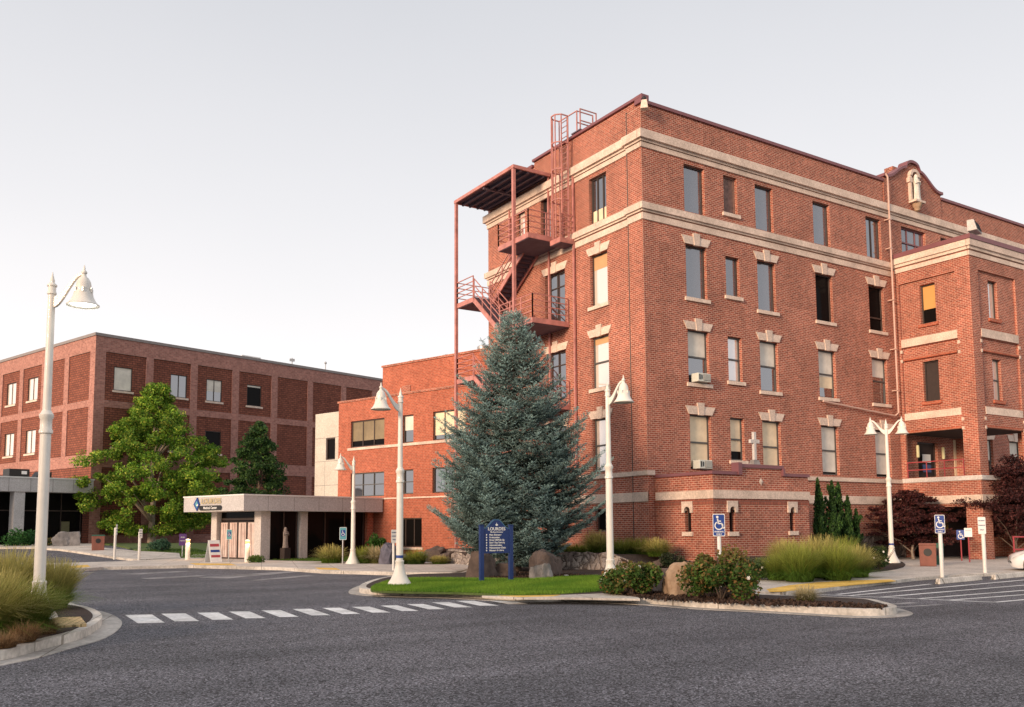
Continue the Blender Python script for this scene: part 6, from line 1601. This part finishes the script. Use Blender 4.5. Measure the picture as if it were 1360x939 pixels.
for z_ in (.6, 1.15): m = MB(); m.tube([(-.03, 0, z_), (1.83, 0, z_)], .035, 8); m.build('rail', M['red_rail'], rr_)
for i, (a, b, lb) in enumerate((((1245, 776), (1302, 770.5), 'pale concrete wheel stop below the blue parking sign'), ((1319, 770), (1385, 763.5), 'pale concrete wheel stop in front of the white car'))):
    A = gp(*a); Bq = gp(*b); d = (Bq-A); L_ = d.length; o = empty('wheel_stop', (A.x, A.y, .0), math.atan2(d.y, d.x), lb, 'wheel stop', 'concrete wheel stops')
    m = MB(); m.box(0, L_, -.09, .09, .002, .17, top=(.05, .03)); m.build('concrete_bar', M['kerb'], o, bevel=.02)
    for x in (.3, L_-.3): m = MB(); m.lathe([(.02, .15), (.02, .158)], (x, 0, 0), 8); m.build('anchor_pin', M['rock_grey'], o)

# ================================================================== white car (only its nose is in the frame)
p = gp(1344, 762); cr_ax = R(RT-24)
car = empty('parked_car', (p.x, p.y, 0), cr_ax, 'white car whose nose shows at the right edge', 'car')
def carloft(secs, rings):
    m = MB(); n = None; vs = []
    for s_ in secs:
        ring = rings(*s_); n = len(ring); vs += ring
    fs = []
    for i in range(len(secs)-1):
        for k in range(n): fs.append((i*n+k, i*n+(k+1) % n, (i+1)*n+(k+1) % n, (i+1)*n+k))
    fs += [tuple(range(n)), tuple(reversed(range((len(secs)-1)*n, len(secs)*n)))]
    return m.add(vs, fs)
def ring_b(x, w_, zb, zs, zt):
    y = .86
    return [(x, y-w_*.9, zb), (x, y-w_, zb+.12), (x, y-w_*1.0, zs*.8), (x, y-w_*.96, zs), (x, y-w_*.80, zt), (x, y, zt+.02), (x, y+w_*.80, zt), (x, y+w_*.96, zs), (x, y+w_*1.0, zs*.8), (x, y+w_, zb+.12), (x, y+w_*.9, zb)]
secs = [(0.0, .50, .34, .48, .56), (.06, .68, .24, .55, .66), (.22, .80, .2, .62, .74), (.55, .86, .2, .74, .83), (1.0, .87, .2, .84, .93), (1.35, .87, .2, .88, .98), (2.0, .87, .2, .9, .96), (3.2, .87, .2, .92, .97), (3.9, .85, .22, .9, .99), (4.15, .78, .3, .8, .92), (4.22, .66, .4, .6, .7)]
carloft(secs, ring_b).build('body', M['car'], car, smooth=True)
def ring_g(x, w_, z0, z1): y = .86; return [(x, y-w_, z0), (x, y-w_*.82, z1*.97), (x, y-w_*.6, z1), (x, y+w_*.6, z1), (x, y+w_*.82, z1*.97), (x, y+w_, z0)]
carloft([(1.05, .74, .93, .97), (1.75, .78, .93, 1.42), (2.5, .78, .93, 1.5), (3.3, .76, .93, 1.42), (3.95, .7, .93, 1.0)], ring_g).build('windows', M['glass_dark'], car, smooth=True)
carloft([(1.72, .70, 1.36, 1.45), (2.5, .70, 1.4, 1.53), (3.3, .68, 1.34, 1.45)], ring_g).build('roof', M['car'], car, smooth=True)
for wx in (.78, 3.35):
    for sy in (-.0, 1.72):
        m = MB(); m.lathe([(.22, -.1), (.31, -.1), (.325, -.05), (.325, .06), (.31, .1), (.22, .1)], (0, 0, 0), 24, M4=Matrix.Rotation(R(90), 4, 'X')); wl = m.build('wheel', M['rubber'], car, (wx, sy, .325), smooth=True)
        m = MB(); m.lathe([(.02, -.085), (.22, -.08), (.22, .08), (.02, .085)], (0, 0, 0), 20, M4=Matrix.Rotation(R(90), 4, 'X')); m.build('rim', M['rim'], wl)
        m = MB(); yy = -.012 if sy < .5 else 1.732; m.add([(wx+.40*math.cos(t), yy, .33+.40*math.sin(t)) for t in [math.pi*k/12 for k in range(13)]]+[(wx-.4, yy, .2), (wx+.4, yy, .2)], [tuple(range(15))]); m.build('wheel_arch', M['black'], car)
for sy in (-1, 1):
    m = MB(); y = .86+sy*.66
    m.add([(.12, y-.12, .60), (.12, y+.12, .60), (.5, y+.16, .80), (.5, y-.14, .80), (.05, y-.1, .56), (.05, y+.1, .56)], [(0, 3, 2, 1), (4, 0, 1, 5)]); m.build('headlight', M['glass_bright'], car)
m = MB(); m.lathe([(.03, -.01), (.05, 0), (.03, .01)], (.10, .25, .42), 10); m.build('fog_lamp', M['black'], car)

# added row of unseen trees behind the viewer, placed to shade the lower storeys
def added_shade_trees():
    global nr; nr = np.random.default_rng(77); rr = random.Random(9)
    c0 = Vector((-62, -8)); ax = Vector((-.39, .92)).normalized()
    V = []; T = []
    for i in range(26):
        q = c0+ax*(-62+i*5.2)+Vector((rr.uniform(-3, 3), rr.uniform(-3, 3))); h = rr.uniform(15, 21); r_ = rr.uniform(3.6, 5)
        n = 900; z = nr.uniform(.12, 1, n); a = nr.uniform(0, 6.28, n); k = r_*np.sqrt(np.clip(1.05-z, 0, 1))*nr.uniform(.3, 1, n)**.5
        V.append(np.stack([q.x+np.cos(a)*k, q.y+np.sin(a)*k, z*h], 1)); T.append(mixcol(n, [(.05, .09, .02), (.08, .12, .03)]))
    o = leafmesh('unseen_shade_trees', M['leaf'], None, np.concatenate(V), 1.5, np.concatenate(T), wr=.8); tag(o, 'added line of unseen trees shading the lower storeys', 'trees', kind='stuff')
added_shade_trees()

# ------------------------------------------------------------------ world, sun, camera
SUN_AZ, SUN_EL = R(196), R(12)
w = bpy.data.worlds.new('World'); scene.world = w; w.use_nodes = True
nt = w.node_tree
for n_ in list(nt.nodes): nt.nodes.remove(n_)
wo = nt.nodes.new('ShaderNodeOutputWorld'); bg = nt.nodes.new('ShaderNodeBackground')
sky = nt.nodes.new('ShaderNodeTexSky'); sky.sky_type = 'NISHITA'; sky.sun_disc = False
sky.sun_elevation = SUN_EL; sky.sun_rotation = R(90)-SUN_AZ; sky.air_density = 1.3; sky.dust_density = 3.0
# a thin even overcast in front of the clear sky
tc = nt.nodes.new('ShaderNodeTexCoord'); sp = nt.nodes.new('ShaderNodeSeparateXYZ'); nt.links.new(tc.outputs['Generated'], sp.inputs[0])
cr_ = nt.nodes.new('ShaderNodeValToRGB'); el = cr_.color_ramp.elements
el[0].position = 0.0; el[0].color = (1.5, 1.43, 1.40, 1); el[1].position = .60; el[1].color = (.81, .82, .865, 1)
e_ = el.new(.22); e_.color = (1.25, 1.205, 1.21, 1); e_ = el.new(.38); e_.color = (1.045, 1.03, 1.055, 1)
no = nt.nodes.new('ShaderNodeTexNoise'); no.inputs['Scale'].default_value = 2.2; no.inputs['Detail'].default_value = 7
nt.links.new(tc.outputs['Generated'], no.inputs['Vector'])
ma = nt.nodes.new('ShaderNodeMath'); ma.operation = 'MULTIPLY_ADD'; ma.inputs[1].default_value = .10; nt.links.new(no.outputs['Fac'], ma.inputs[0]); nt.links.new(sp.outputs['Z'], ma.inputs[2])
nt.links.new(ma.outputs[0], cr_.inputs['Fac'])
sc1 = nt.nodes.new('ShaderNodeVectorMath'); sc1.operation = 'SCALE'; sc1.inputs['Scale'].default_value = 8.6; nt.links.new(cr_.outputs['Color'], sc1.inputs[0])
mx = nt.nodes.new('ShaderNodeMix'); mx.data_type = 'RGBA'; mx.inputs[0].default_value = .88
nt.links.new(sky.outputs[0], mx.inputs[6]); nt.links.new(sc1.outputs[0], mx.inputs[7])
nt.links.new(mx.outputs[2], bg.inputs['Color']); bg.inputs['Strength'].default_value = .1
nt.links.new(bg.outputs[0], wo.inputs[0])
sl = bpy.data.lights.new('sun', 'SUN'); sl.energy = 4.2; sl.angle = R(14); sl.color = (1.0, .72, .50)
so = bpy.data.objects.new('sun', sl); COL.objects.link(so)
sd = Vector((math.cos(SUN_AZ)*math.cos(SUN_EL), math.sin(SUN_AZ)*math.cos(SUN_EL), math.sin(SUN_EL)))
so.rotation_euler = (-sd).to_track_quat('-Z', 'Y').to_euler()
so.location = sd*50
cam = bpy.data.cameras.new('camera'); cam.sensor_width = 36; cam.lens = FPX/1360*36; cam.clip_end = 3000; cam.clip_start = .1
cam.shift_x = 0; cam.shift_y = (CY-469.5)/1360
co = bpy.data.objects.new('camera', cam); COL.objects.link(co); scene.camera = co
co.matrix_world = Matrix(((CR.x, -CD.x, -_f.x, 0), (CR.y, -CD.y, -_f.y, 0), (CR.z, -CD.z, -_f.z, EYE), (0, 0, 0, 1)))
vs_ = scene.view_settings; vs_.view_transform = 'Standard'; vs_.look = 'None'; vs_.exposure = .12; vs_.gamma = 1; vs_.use_curve_mapping = False
scene.cycles.max_bounces = 6; scene.cycles.diffuse_bounces = 3; scene.cycles.glossy_bounces = 3; scene.cycles.transmission_bounces = 3; scene.cycles.transparent_max_bounces = 4
scene.cycles.use_denoising = True; scene.cycles.use_adaptive_sampling = True; scene.cycles.adaptive_threshold = .015
